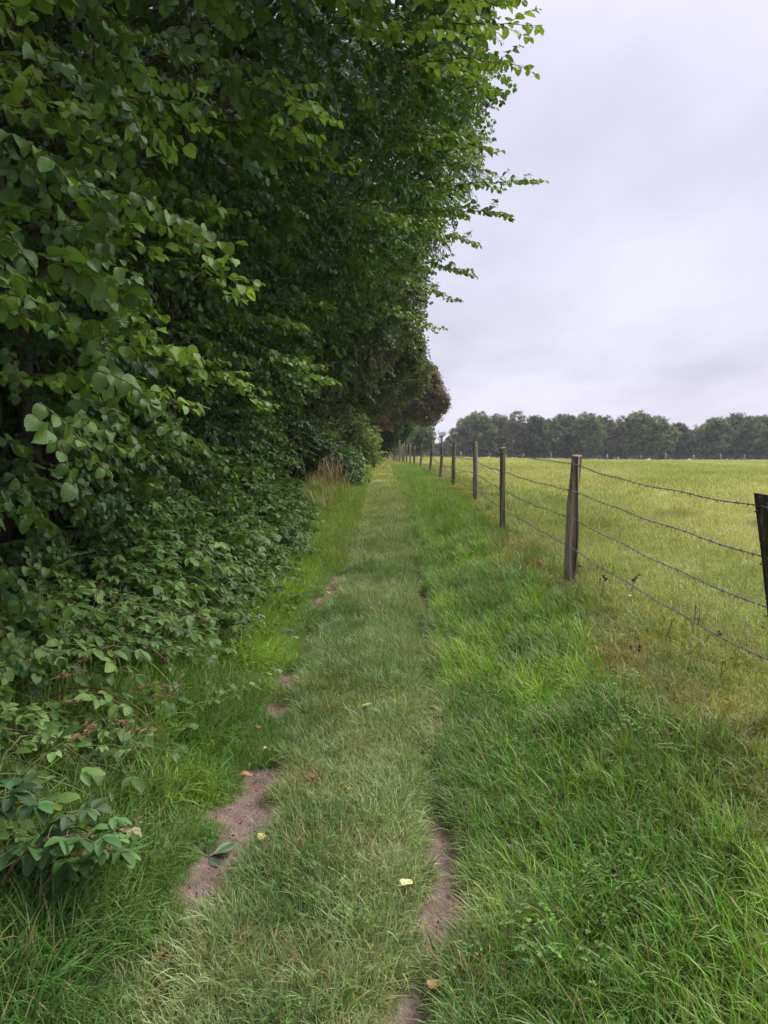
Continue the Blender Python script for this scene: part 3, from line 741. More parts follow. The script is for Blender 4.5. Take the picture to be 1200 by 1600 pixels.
for ti, (lab, y0, y1, sd) in enumerate(HLAB):
    yc = (y0 + y1) / 2; bx, by = -2.5, yc
    root = empty('hazel_tree', (bx, by, ground_at(bx, by)), lab, 'hazel tree', 'hazels forming the left hedge')
    gz = ground_at(bx, by); ry = by
    inv = np.array([bx, by, gz])
    # stems
    for k in range(5):
        tb = MB(); e = np.array([rng.uniform(-.6, 1.6), rng.uniform(-1.1, 1.1), rng.uniform(4.5, 7)])
        a = np.array([rng.uniform(-.3, .3), rng.uniform(-.4, .4), -.1])
        p = bez(a, a + np.array([e[0] * .1, e[1] * .3, e[2] * .55]), e, 12); p[1:] += rng.normal(0, .03, (11, 3))
        tb.addx(tube(p, np.linspace(.065, .015, 12), 8)); tb.obj('trunk', ['bark'], root)
    # branch skeleton inside the crown
    tb = MB()
    for k in range(34):
        h = rng.uniform(.8, 7); y = rng.uniform(y0, y1) - ry; x1 = prof(h, y + ry) - bx - rng.uniform(.1, .5)
        a = np.array([rng.uniform(-.3, .3), y * .4, h * .75]); b = np.array([x1, y, h])
        p = bez(a, (a + b) / 2 + np.array([0, 0, .3]), b, 8); p[1:] += rng.normal(0, .02, (7, 3))
        tb.addx(tube(p, np.linspace(.018, .003, 8), 5))
    tag(tb.obj('branches', ['bark'], root), kind='stuff')
    # crown
    wy = y1 - y0; near = yc > 1
    x, y, z, nx_, nh_, lump, d = shell(y0 - .25, y1 + .25, int((470 if near else 150) * wy), .22, .3, 8.6, seed=0)
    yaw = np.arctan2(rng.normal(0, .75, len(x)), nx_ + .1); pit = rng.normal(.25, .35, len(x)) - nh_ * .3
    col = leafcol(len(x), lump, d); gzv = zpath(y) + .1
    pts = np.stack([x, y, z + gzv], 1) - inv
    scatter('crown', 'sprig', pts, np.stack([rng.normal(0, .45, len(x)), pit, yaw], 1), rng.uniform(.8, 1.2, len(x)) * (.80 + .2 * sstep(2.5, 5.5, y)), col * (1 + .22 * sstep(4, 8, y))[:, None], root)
    # interior, its leaves coloured darker to stand in for shade
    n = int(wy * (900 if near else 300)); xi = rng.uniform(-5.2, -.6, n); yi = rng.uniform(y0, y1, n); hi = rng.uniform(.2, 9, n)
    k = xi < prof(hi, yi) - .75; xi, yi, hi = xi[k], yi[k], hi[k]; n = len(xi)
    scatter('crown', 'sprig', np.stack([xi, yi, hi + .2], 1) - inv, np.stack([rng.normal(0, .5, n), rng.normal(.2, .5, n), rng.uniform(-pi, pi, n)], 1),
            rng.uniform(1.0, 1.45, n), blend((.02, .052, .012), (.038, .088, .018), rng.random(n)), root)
    # protruding boughs with single leaves
    boughs = list(SPR[ti])
    for k in range(10 if near else 4):
        h = rng.uniform(1.9 if y0 < 4 else 1.0, 6.6); y = rng.uniform(y0, y1); x1 = prof(h, y)
        A = np.array([x1 - .5, y, h + zpath(y) + .2]); B = np.array([x1 + rng.uniform(.15, .5), y + rng.uniform(-.5, .3), h + zpath(y) + rng.uniform(-.1, .25)])
        boughs.append((A, B, .1, .22))
    leaves = []; nb = 0
    for (A, B, sag, side) in boughs:
        tb_, lv = make_spray(A, B, sag, side * (1.25 if ti > 2 else 1), (.062, .098) if ti > 2 else (.046, .084))
        mb = MB()
        for p, r_ in tb_: mb.addx(tube(p - inv, r_, 5))
        mb.obj('branch', ['twig'], root)
        bright = rng.uniform(.0, .7) if nb >= len(SPR[ti]) else rng.uniform(.6, 1.0) * (1 if ti < 3 else .45)  # leaf colour stands in for light: lit boughs paler, silhouetted ones darker
        nb += 1
        leaves += [(p, e, s_, bright) for p, e, s_ in lv]
    leaves.sort(key=lambda q: np.linalg.norm(q[0] - np.array([0, 0, EYE])) if q[0][1] > 1.5 and q[0][0] / q[0][1] > -.52 and (q[0][2] - EYE) / q[0][1] < .58 else 99)
    lim = 300 if ti in (1, 2) else (120 if ti in (0, 3) else 0)
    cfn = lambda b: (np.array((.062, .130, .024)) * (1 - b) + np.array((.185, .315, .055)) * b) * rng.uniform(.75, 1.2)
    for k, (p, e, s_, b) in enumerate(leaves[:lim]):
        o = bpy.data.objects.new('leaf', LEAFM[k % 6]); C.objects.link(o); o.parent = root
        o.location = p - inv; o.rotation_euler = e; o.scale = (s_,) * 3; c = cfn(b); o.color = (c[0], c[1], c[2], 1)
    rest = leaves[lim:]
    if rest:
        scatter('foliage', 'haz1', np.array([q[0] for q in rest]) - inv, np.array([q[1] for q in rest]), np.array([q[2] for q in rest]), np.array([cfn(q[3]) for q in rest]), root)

# ------------------------------------------------------------------ brambles at the hedge foot
def mound_h(x, y):
    e = edge_l(y); t = np.clip((e - x) / .75, 0, 1)
    return (.10 + .95 * t ** .8) * np.interp(y, [0, 2.2, 3.2, 4.4, 5.2, 7, 12, 15, 17], [.5, .45, .42, .55, .85, 1, 1, .9, .5])
BR = [('low bramble bush at the bottom left corner beside the verge', 1.2, 3.3, .22),
      ('bramble mixed with long grass and seed heads at the left edge', 3.3, 4.8, .30),
      ('broad bramble bush spilling onto the verge, half way up the left side', 4.8, 7.2, 1.0),
      ('bramble bush with small dry berry clusters under the hazels', 7.2, 10.2, 1.0),
      ('farthest of the brambles below the hazel wall, ending at the gap', 10.2, 13.6, 1.0)]
def bramblecol(n, k): return blend((.045, .11, .025), (.125, .225, .05), np.clip(k + rng.normal(0, .25, n), 0, 1))
for bi, (lab, y0, y1, dn) in enumerate(BR):
    yc = (y0 + y1) / 2; bx = -1.5; inv = np.array([bx, yc, ground_at(bx, yc)])
    root = empty('bramble_bush', inv, lab, 'bramble', 'brambles at the hedge foot')
    n = int((y1 - y0) * 470 * dn); y = rng.uniform(y0, y1, n); x = edge_l(y) + .12 - np.abs(rng.beta(1.2, 1.2, n)) * 1.25
    hh = mound_h(x, y); lump = (fbm(x / .3, y / .35, 301) - .5) * .45
    dd = rng.exponential(.10, n); z = ground_z(x, y) + np.maximum(.02, hh + lump - dd)
    k = rng.random(n) < np.where(fbm(x / .35 + 7, y / .4, 307) < .42, .35, 1); x, y, z, lump = x[k], y[k], z[k], lump[k]; n = len(x)
    scatter('crown', 'bramble', np.stack([x, y, z], 1) - inv, np.stack([rng.normal(0, .35, n), rng.normal(.15, .35, n), rng.normal(0, 1.2, n)], 1), rng.uniform(.75, 1.2, n), bramblecol(n, .5 + lump * 1.2), root)
    for k in range(9):
        y_ = rng.uniform(y0, y1); A = np.array([-1.7, y_, ground_at(-1.7, y_) + .1]); x2 = edge_l(y_) + rng.uniform(-.3, .15); B = np.array([x2, y_ + rng.normal(0, .4), 0]); B[2] = ground_at(B[0], B[1]) + rng.uniform(.05, .4)
        mb = MB(); mb.addx(tube(bez(A, (A + B) / 2 + np.array([0, 0, rng.uniform(.35, .65)]), B, 14) - inv, np.linspace(.005, .002, 14), 6)); mb.obj('cane', [rng.choice(['cane', 'cane_red'])], root)
BLM = []
for k in range(8):
    mb = MB(); bramble_leaf_mb(mb, 5 if k in (0, 3) else 3, .058, .05); BLM.append(mb.mesh('leaf', ['bramble', 'cane']))
def cane(label, pts, n, col, size=1.0, mt='cane', start=.25):
    pts = np.array(pts); p = bez(pts[0], pts[1] * 2 - (pts[0] + pts[2]) / 2, pts[2], 22); p[1:-1] += rng.normal(0, .003, (20, 3))
    root = empty('bramble_cane', p[0], label, 'bramble cane', 'bramble canes reaching over the verge')
    mb = MB(); mb.addx(tube(p - p[0], np.linspace(.0042, .0015, 22), 6)); mb.obj('stem', [mt], root)
    mb = MB()
    for k in range(26):
        i = rng.integers(0, 21); a = rng.uniform(0, 6.28)
        d = np.array([0, cos(a), sin(a)]) * .007; mb.addx(tube(np.array([p[i] - p[0], p[i] - p[0] + d]), [.0013, .0003], 4))
    tag(mb.obj('thorns', [mt], root), kind='stuff')
    for k in range(n):
        t = start + (1 - start) * (k + .5) / n; i = int(t * 20.9); d = p[i + 1] - p[i]; s_ = 1 if k % 2 else -1
        yaw = math.atan2(d[1], d[0]) + s_ * R(rng.uniform(30, 75)); o = bpy.data.objects.new('leaf', BLM[rng.integers(0, 8)]); C.objects.link(o); o.parent = root
        o.location = p[i] - p[0]; o.rotation_euler = (rng.normal(0, .25), rng.uniform(-.45, .2), yaw); o.scale = (size * rng.uniform(.8, 1.15) * (1.1 - .45 * t),) * 3
        c = np.array(col) * rng.uniform(.8, 1.2); o.color = (*c, 1)
GB = (.105, .20, .055); PB = (.20, .28, .10); DB = (.055, .13, .045); LB = (.17, .25, .11)
def lift(px, py, h): g = G(px, py); return g + np.array([0, 0, h])
cane('thin bare-ended bramble cane lying across the verge grass', [P(-30, 1190, 3.1), P(150, 1165, 3.05), P(302, 1180, 3.0)], 5, PB, .7, 'cane', .1)
cane('pale bramble cane with light leaves pointing right from the bush edge', [P(280, 1110, 3.9), P(360, 1080, 4.05), P(448, 1035, 4.1)], 7, PB, .75)
cane('long bramble cane arching out to the left wheel line', [P(300, 900, 5.6), P(400, 965, 5.2), P(478, 1003, 5.0)], 10, LB, .75)
cane('leafy bramble cane jutting furthest right above the verge', [P(290, 850, 6.9), P(400, 880, 6.7), P(500, 925, 6.6)], 22, GB, 1.0)
cane('second leafy cane just behind the furthest jutting one', [P(330, 830, 7.6), P(410, 850, 7.5), P(475, 860, 7.4)], 16, GB, 1.0)
cane('yellowish bramble shoot in the long grass at the left edge', [P(100, 1010, 3.9), P(140, 960, 3.9), P(175, 925, 3.9)], 9, PB, .8)
cane('bramble shoot beside the drooping seed heads', [P(120, 1000, 4.1), P(220, 1000, 4.0), P(330, 1040, 3.9)], 12, GB, .9)
cane('low bramble shoot with large five-part leaves at lower left', [P(-10, 1400, 2.2), P(80, 1310, 2.2), P(185, 1340, 2.25)], 11, (.075, .165, .045), 1.2, 'cane_red', .3)
cane('reddish bramble shoot spreading toward the bare earth', [P(60, 1400, 2.2), P(130, 1330, 2.25), P(235, 1345, 2.3)], 11, (.09, .185, .045), 1.15, 'cane_red', .3)
cane('brownish-leaved bramble tip above the broad green leaves', [P(110, 1360, 2.4), P(150, 1320, 2.4), P(215, 1290, 2.45)], 10, (.20, .19, .09), .7, 'cane_red', .3)
cane('dark bramble shoot on the left picture edge above the low bush', [P(-60, 1330, 2.2), P(-10, 1250, 2.25), P(60, 1270, 2.3)], 14, (.055,.13,.04), 1.25, 'cane', .2)
cane('bramble shoot with fresh leaves where verge meets the left edge', [P(-60, 1200, 2.6), P(0, 1120, 2.6), P(90, 1150, 2.6)], 14, (.13, .24, .06), 1.1, 'cane', .2)
cane('small pale bramble shoot standing in the verge grass', [P(185, 1215, 3.0), P(205, 1180, 3.0), P(212, 1160, 3.0)], 6, PB, .6)
for k, (px, py, Z) in enumerate([(250, 1000, 4.3), (200, 930, 4.8), (60, 880, 4.6), (330, 950, 5.4), (150, 850, 5.6)]):
    cane(['bramble shoot low in front of the drooping seed heads', 'bramble shoot above the yellowish one in long grass', 'bramble shoot crossing the dead grass tangle', 'bramble shoot at the foot of the broad bush', 'bramble shoot over the dark hollow at the left'][k],
         [P(px - 90, py + 20, Z + .1), P(px - 30, py - 35, Z), P(px + 70, py + 10, Z - .1)], 13, [GB, (.12, .22, .06), DB, GB, DB][k], 1.05, 'cane', .1)
for k, (px, py) in enumerate([(20, 1400), (90, 1390), (40, 1340), (130, 1300), (10, 1150), (60, 1180)]):
    cane(['bramble shoot at the very bottom of the left bramble patch', 'bramble shoot below the broad green leaves at lower left', 'bramble shoot between the broad leaves and the left edge', 'bramble shoot behind the brownish-leaved tip', 'pale bramble shoot at the left edge above the verge grass', 'pale bramble shoot beside the large hanging seed head'][k],
         [P(px - 70, py + 50, 2.4), P(px - 20, py - 30, 2.3 if k < 4 else 2.7), P(px + 50, py + 5, 2.35 if k < 4 else 2.75)], 10, [(.07, .15, .045), (.085, .17, .045), (.06, .14, .04), (.09, .17, .06), (.15, .26, .07), (.14, .25, .07)][k], 1.05, 'cane', .1)
# dry berry clusters in the bush
root = empty('berry_clusters', P(150, 830, 6.4), 'small brown dried bramble berry clusters in the dark bush', 'berries')
mb = MB()
for (px, py, Z) in [(90, 820, 5.9), (110, 835, 5.9), (145, 860, 5.8), (175, 870, 5.8), (60, 810, 5.9), (290, 850, 6.6), (260, 735, 7.2), (330, 725, 7.4), (350, 745, 7.6), (380, 750, 7.8), (275, 720, 7.2)]:
    c = P(px, py, Z) - P(150, 830, 6.4)
    for k in range(12):
        q = c + rng.normal(0, .03, 3); mb.addx(tube(np.array([q, q + [0, 0, .005], q + [0, 0, .010]]), [.003, .005, .002], 5))
tag(mb.obj('berry', ['russet'], root), kind='stuff')

def bigleaf(label, pts, size, col):
    c0 = P(*pts[0]); root = empty('ivy_spray', c0, label, 'climbing plant')
    for k, (px, py, Z) in enumerate(pts):
        mb = MB(); p = P(px, py, Z) - c0
        V, U = [(0, 0, 0)], [(0, 0, 1)]
        for j in range(25):          # a five-lobed outline
            a = -pi * .88 + 2 * pi * .88 * j / 24; r_ = .62 + .38 * abs(cos(a * 2.5)) ** 1.5 * (1 if abs(a) < 2.4 else .6); r_ *= rng.uniform(.94, 1.04)
            V.append((r_ * cos(a) * .62 + .12, r_ * sin(a) * .62, -.12 * r_ * r_ + .05 * cos(a * 5))); U.append((sin(a), .5 + .5 * cos(a), 1))
        mb.add(np.array(V), np.array([(0, j, j + 1) for j in range(1, 25)]), 0, np.array(U))
        mb.addx(tube(bez((.0, 0, 0), (-.3, 0, -.1), (-.6, .1, -.5), 5), .012, 4), mi=1)
        o = mb.obj('leaf', ['bramble', 'cane'], root); o.location = p; o.scale = (size * rng.uniform(.8, 1.2),) * 3
        o.rotation_euler = (rng.normal(0, .3), rng.uniform(.1, .7), rng.uniform(-1.6, .6)); cc = np.array(col) * rng.uniform(.8, 1.25); o.color = (*cc, 1)
bigleaf('large dark lobed leaves in the long grass below the dead grass tangle', [(25, 1055, 3.7), (55, 1065, 3.7), (45, 1090, 3.6), (75, 1050, 3.8), (95, 1070, 3.75), (60, 1030, 3.9), (35, 1020, 3.9), (120, 1080, 3.8), (140, 1065, 3.9), (105, 1045, 3.9)], .085, (.05, .12, .045))
bigleaf('lobed leaves around the drooping seed heads', [(170, 1060, 3.9), (160, 1090, 3.8), (240, 1095, 3.8), (262, 1105, 3.75), (190, 1075, 3.9), (270, 1070, 4.0), (285, 1090, 3.9), (150, 1040, 4.1)], .075, (.065, .15, .05))
bigleaf('large lobed leaves at the left edge above the low bush', [(20, 1240, 2.75), (45, 1225, 2.8), (70, 1255, 2.75), (15, 1275, 2.7), (50, 1270, 2.7)], .10, (.06, .13, .05))
bigleaf('lobed climbing leaves high on the left edge under the hazel boughs', [(62, 745, 4.0), (72, 765, 4.0), (88, 740, 4.1), (58, 725, 4.1), (15, 470, 3.2), (22, 490, 3.2), (20, 455, 3.2)], .07, (.07, .15, .06))

# ------------------------------------------------------------------ seed-head grasses, dead stalks
def seedhead(label, base, tip, size=1.0, mt='seed'):
    base = np.array(base); tip = np.array(tip)
    root = empty('seed_head_grass', base, label, 'grass stem', 'dry seed heads in the verge grass')
    up = base * .45 + tip * .55 + np.array([0, 0, .18]); p = bez(base, up, tip, 14) - base
    mb = MB(); mb.addx(tube(p, .0011, 4)); mb.obj('stem', ['straw'], root)
    mb = MB(); d = (p[-1] - p[-3]); d /= np.linalg.norm(d)
    for k in range(34):
        t = k / 34; q = p[-1] + d * (.085 * size * t) + np.array([0, 0, -.02 * t * t]); a = rng.uniform(0, 6.28); w = .006 * size * sin(pi * (t * .85 + .12))
        mb.addx(leaf_geo(1, .4, [(0, .2), (.5, 1), (1, .05)], .5, 0), (rng.uniform(0, 6), -math.asin(max(-1, min(1, d[2]))) + rng.normal(0, .25), math.atan2(d[1], d[0]) + rng.normal(0, .35)), .014 * size, q + np.array([cos(a), sin(a), sin(a * 2)]) * w)
    mb.obj('seed_head', [mt], root)
SH = [('lowest of the drooping seed heads by the dark ivy leaves', 200, 1085, 215, 1100, 3.7), ('uppermost seed head of the drooping cluster over the verge', 225, 1070, 240, 1085, 3.75), ('middle seed head of the drooping cluster', 235, 1090, 258, 1112, 3.7),
      ('seed head leaning right at the end of the cluster', 250, 1075, 262, 1088, 3.8), ('large pale seed head hanging beside the bramble shoot', 100, 1160, 120, 1185, 3.0), ('seed head behind the large pale one', 96, 1150, 104, 1170, 3.1),
      ('seed head lying in the grass at bottom left', 30, 1460, 58, 1480, 2.2), ('grey seed head at the far left edge', 5, 1045, 25, 1045, 3.6), ('seed head against the dark bramble leaves', 85, 1060, 102, 1066, 3.7),
      ('seed head below the dead grass tangle', 118, 1040, 135, 1042, 3.8), ('small seed head among the bramble leaves', 95, 1100, 108, 1112, 3.5), ('thin seed head over the middle of the verge', 165, 1125, 175, 1135, 3.4),
      ('seed head among blades left of the pale bramble shoot', 195, 1145, 207, 1155, 3.3), ('seed head near the yellowish bramble shoot', 150, 935, 165, 932, 4.2), ('seed head above the dead grass tangle', 195, 970, 205, 985, 4.1)]
for lab, x1, y1_, x2, y2_, Z in SH:
    Z -= .55 if Z > 2.5 else .15; t = P(x1, y1_, Z); b = t + np.array([rng.uniform(-.30, -.12), rng.uniform(-.1, .15), 0]); b[2] = ground_at(b[0], b[1])
    q = P(x2, y2_, Z) - t
    seedhead(lab, b, t, 1.35)
# dead hanging straw tangle
c0 = P(52, 960, 4.0); root = empty('dead_grass_tangle', c0, 'tangle of dead brown grass hanging in the brambles at far left', 'dead grass')
mb = MB()
for k in range(60):
    a = c0 + rng.normal(0, 1, 3) * np.array([.05, .05, .04]) + np.array([0, 0, .08]); b = a + np.array([rng.normal(0, .05), rng.normal(0, .03), -rng.uniform(.1, .3)])
    mb.addx(tube(bez(a, (a + b) / 2 + rng.normal(0, .03, 3), b, 5) - c0, .0014, 3))
tag(mb.obj('straw', ['straw'], root), kind='stuff')
def stalk(label, p0, p1, heads=0, r=.0028, mt='dead'):
    g = G(*p0); top = P(p1[0], p1[1], g[1]); root = empty('dead_stalk', g, label, 'dead stalk', 'dead stalks by the fence')
    p = bez((0, 0, -.02), (top - g) * .5 + rng.normal(0, .012, 3), top - g, 8)
    mb = MB(); mb.addx(tube(p, np.linspace(r, r * .5, 8), 5))
    for k in range(3):
        i = rng.integers(3, 7); q = p[i] + np.array([rng.normal(0, .03), rng.normal(0, .03), .04]); mb.addx(tube(np.array([p[i], (p[i] + q) / 2 + [0, 0, .005], q]), r * .4, 4))
    mb.obj('stem', [mt], root)
    for k in range(heads):
        hb = MB(); c = p[-1] + rng.normal(0, 1, 3) * np.array([.03, .02, .02])
        for j in range(7):
            hb.addx(leaf_geo(1, .6, [(0, .2), (.5, 1), (1, .1)], .4, .6), rng.uniform(-1.5, 1.5, 3), rng.uniform(.014, .024), c)
        hb.obj('seed_head', [mt], root)
stalk('dead stalk with dark shrivelled heads right of the weathered fence post', (935, 940), (944, 906), 4)
stalk('forked dead stalk under the bottom wire near the weathered post', (982, 933), (998, 898), 3)
stalk('dead stalk with crumpled leaves against the foot of the weathered post', (900, 905), (903, 880), 3)
stalk('taller upright of the paired dead stalks at the bottom wire', (1087, 995), (1094, 942)); stalk('shorter upright of the paired dead stalks at the bottom wire', (1078, 996), (1087, 946))
stalk('curved dead stalk left of the paired ones', (1040, 1007), (1055, 964)); stalk('leaning dead stalk with a bud beyond the paired ones', (1092, 1024), (1110, 992), 1)
stalk('lone dead twig standing in the rough grass at right', (1122, 1072), (1129, 1032)); stalk('black shrivelled weed in the rough bank', (989, 1032), (991, 1015), 3)
stalk('small dark weed above the black shrivelled one', (993, 1000), (994, 988), 2); stalk('dead stalk leaning left of the weathered post', (861, 893), (868, 866), 0)
stalk('reddish dock stalk beside the third post from the right', (795, 812), (803, 775), 1, .003, 'russet'); stalk('reddish dock stalk farther from the third post', (806, 806), (812, 778), 1, .003, 'russet')
stalk('thin dead stalk between the paired stalks and the forked one', (1035, 984), (1041, 968))

# ------------------------------------------------------------------ fallen leaves, weeds
def fallen(label, px, py, size, mt, yaw):
    size *= 1.12
    g = G(px, py); mb = MB(); mb.addx(leaf_geo(1, .8, HAZ, rng.uniform(.2, .5), rng.uniform(-.2, .3), 0, .05), (rng.normal(0, .25), rng.normal(-.1, .2), yaw), size, (-size / 2 * cos(yaw), -size / 2 * sin(yaw), .0))
    mb.addx(tube(np.array([(-size * .6 * cos(yaw), -size * .6 * sin(yaw), .0), (-size * .9 * cos(yaw), -size * .9 * sin(yaw), .008), (-size * 1.0 * cos(yaw), -size * 1.0 * sin(yaw) + .01, .004)]), .0012, 4))
    o = mb.obj('fallen_leaf', [mt], loc=(g[0], g[1], g[2] + rng.uniform(.055, .07))); tag(o, label, 'fallen leaf', 'fallen leaves on the path')
fallen('largest pale yellow leaf in the middle of the path', 575, 1124, .062, 'yellow', .3)
fallen('cream curled leaf beside the right wheel line', 636, 1408, .045, 'cream', .8)
fallen('round yellow leaf right of the broad-leaved weed', 410, 1333, .040, 'yellow', 1.4)
fallen('amber leaf in the path centre below the largest pale one', 541, 1255, .036, 'yellow', 2.4)
fallen('orange leaf on top edge of the bare earth patch', 386, 1234, .050, 'orange', .1)
fallen('brown leaf on bare earth at the bottom of the right wheel line', 681, 1567, .050, 'orange', 1.0)
fallen('orange leaf on the left wheel line farther up', 403, 1155, .040, 'orange', 2.0)
fallen('greenish yellow leaf just below the orange one on the left line', 418, 1187, .038, 'yellow', .5)
fallen('orange leaf on the path right of the bare earth patch', 488, 1232, .036, 'orange', .2)
fallen('pale leaf lying in the clover', 1001, 1463, .036, 'cream', 1.9)
fallen('yellow leaf in the rough grass beyond the bottom wire', 986, 945, .05, 'yellow', 1.0)
fallen('brown leaf in the tall grass right of the path', 850, 1214, .04, 'orange', 2.8)
fallen('reddish leaf on the distant left wheel line', 515, 937, .05, 'orange', 1.0)
fallen('small orange leaf at the lower end of the left wheel line', 262, 1525, .035, 'orange', .6)
def weed(label, px, py, n, size, col, flat=.2, name='broadleaf_weed', a0=0):
    g = G(px, py); root = empty(name, g, label, 'weed')
    for k in range(n):
        mb = MB(); rows = [(0, .12), (.22, .14), (.36, .5), (.5, .85), (.66, 1), (.8, .9), (.92, .6), (1, .12)]
        gg = leaf_geo(1, rng.uniform(.42, .55), rows, .2, rng.uniform(-.1, .25), .03)
        mb.addx(gg); o = mb.obj('leaf', ['bramble'], root); o.location = (0, 0, .004)
        o.rotation_euler = (rng.normal(0, .15), -rng.uniform(flat, flat + .4), a0 + k * 6.28 / n + rng.normal(0, .25)); o.scale = (size * rng.uniform(.75, 1.15),) * 3
        c = np.array(col) * rng.uniform(.85, 1.2); o.color = (*c, 1)
weed('grey-green broad-leaved weed growing on the bare earth of the left wheel line', 325, 1340, 6, .11, (.15, .22, .12), .02)
weed('rounded green dock leaf at the bottom edge of the path', 517, 1596, 3, .09, (.10, .19, .05), .5)
weed('small green weed near the muddy spot in the path', 445, 1500, 5, .05, (.12, .24, .06), .3)
weed('small rosette weed beside the left wheel line under the orange leaf', 412, 1180, 5, .06, (.16, .24, .10), .4)
weed('pale broad leaf weed in the lush grass of the bank', 882, 1338, 3, .05, (.16, .28, .08), .6)
weed('broad-leaved weed in the verge above the bare earth', 205, 1255, 4, .08, (.12, .20, .09), .6)
weed('grey-green weed in the path left of the largest pale leaf', 515, 1195, 5, .05, (.14, .22, .11), .4)
weed('dark dock clump in the distant bank grass', 722, 882, 7, .16, (.07, .16, .04), .6)
# soil crumbs on the bare lines
mb = MB(); n = 0
while n < 900:
    y_ = rng.uniform(1.9, 10); side = rng.random() < .65; x_ = (rut_l(y_) if side else rut_r(y_)) + rng.normal(0, .05)
    if bare(x_, y_) < .6: n += .05; continue
    s_ = min(.007, rng.exponential(.0025) + .0015); z_ = ground_at(x_, y_)
    V = np.array([(1, 0, 0), (-1, 0, 0), (0, 1, 0), (0, -1, 0), (0, 0, .8), (0, 0, -.8)]) * s_ * rng.uniform(.6, 1.3, (6, 3))
    mb.add(V @ rotm(rng.uniform(0, 3, 3)).T + [x_, y_, z_ + s_ * .3], np.array([(0, 2, 4), (2, 1, 4), (1, 3, 4), (3, 0, 4), (2, 0, 5), (1, 2, 5), (3, 1, 5), (0, 3, 5)])); n += 1
tag(mb.obj('soil_crumbs', ['soil'], smooth=False), 'crumbs of soil and grit on the bare earth wheel lines', 'soil', kind='stuff')

# ================================================================== FENCE
root = empty('barbed_wire_fence', (1.6, 6.5, ground_at(1.6, 6.5)), 'barbed wire fence on split wooden posts between path and field', 'fence')
ORG = np.array(root.location)
# y, post-base x offset, top above eye, radius, material, lean x, lean y
TOPS = [(-3.3, 0, -.25, .055, 'post_a', 0, 0), (0.0, 0, -.22, .055, 'post_a', .0, 0), (3.25, .09, -.17, .075, 'post_c', -.13, .0), (6.5, .0, .0, .041, 'post_a', .03, 0), (9.75, -.02, .10, .036, 'post_b', .02, 0),
        (13, .03, .23, .05, 'post_d', -.015, 0), (16.25, -.03, .27, .045, 'post_b', .06, 0), (19.5, .0, .30, .04, 'post_a', .02, 0), (23.5, .0, .49, .05, 'post_b', .06, 0), (29, 0, .41, .048, 'post_a', .04, 0),
        (35, 0, .42, .055, 'post_a', .02, 0), (38, 0, .54, .055, 'post_d', 0, 0), (41.5, 0, .56, .055, 'post_d', 0, 0), (45, 0, .70, .06, 'post_d', 0, 0), (48, 0, .62, .06, 'post_a', 0, 0), (51, 0, 1.05, .10, 'post_d', 0, 0)]
for y_ in (54, 58, 62, 66, 70, 74, 78, 83, 88, 93, 98, 104, 110): TOPS.append((y_, 0, .50 + (y_ - 54) * .0065 + rng.uniform(-.06, .06), .07, 'post_d', rng.uniform(-.03, .03), 0))
def post(base, top, r, mt, seed, n=12, rows=16, flat=None):
    rs = np.random.default_rng(seed); H = np.linalg.norm(top - base); V = []
    prof_ = 1 + .16 * (rs.random(n) - .5) * 2
    if flat is not None: prof_ *= flat
    bend = rs.normal(0, .012, (4, 2)) * (1 if flat is None else 1.3)
    for k in range(rows):
        t = k / (rows - 1); c = base + (top - base) * t
        b = np.array([np.interp(t, np.linspace(0, 1, 4), bend[:, 0]), np.interp(t, np.linspace(0, 1, 4), bend[:, 1]), 0])
        for j in range(n):
            a = j / n * 2 * pi + .25 * sin(t * 3 + seed); rr = r * prof_[j] * (1 + .06 * (vnoise(j * 1.7, t * 9, seed) - .5) * 2) * (1.08 - .1 * t)
            V.append(c + b + np.array([cos(a) * rr, sin(a) * rr, (.012 * sin(a + seed) if k == rows - 1 else 0)]))
    V.append(base + (top - base) + np.array([bend[-1, 0], bend[-1, 1], .004]))
    F = [(k * n + j, k * n + (j + 1) % n, (k + 1) * n + (j + 1) % n, (k + 1) * n + j) for k in range(rows - 1) for j in range(n)]
    T = [((rows - 1) * n + j, (rows - 1) * n + (j + 1) % n, rows * n) for j in range(n)]
    return np.array(V), [np.array(F), np.array(T)]
anchors = []
PLAB = {3.25: 'thick dark post with lichen on its top, cut by the right picture edge', 6.5: 'tall weathered split post with a pale cleft side', 51: 'tallest and thickest pale post far along the fence', 16.25: 'greenish algae-covered post'}
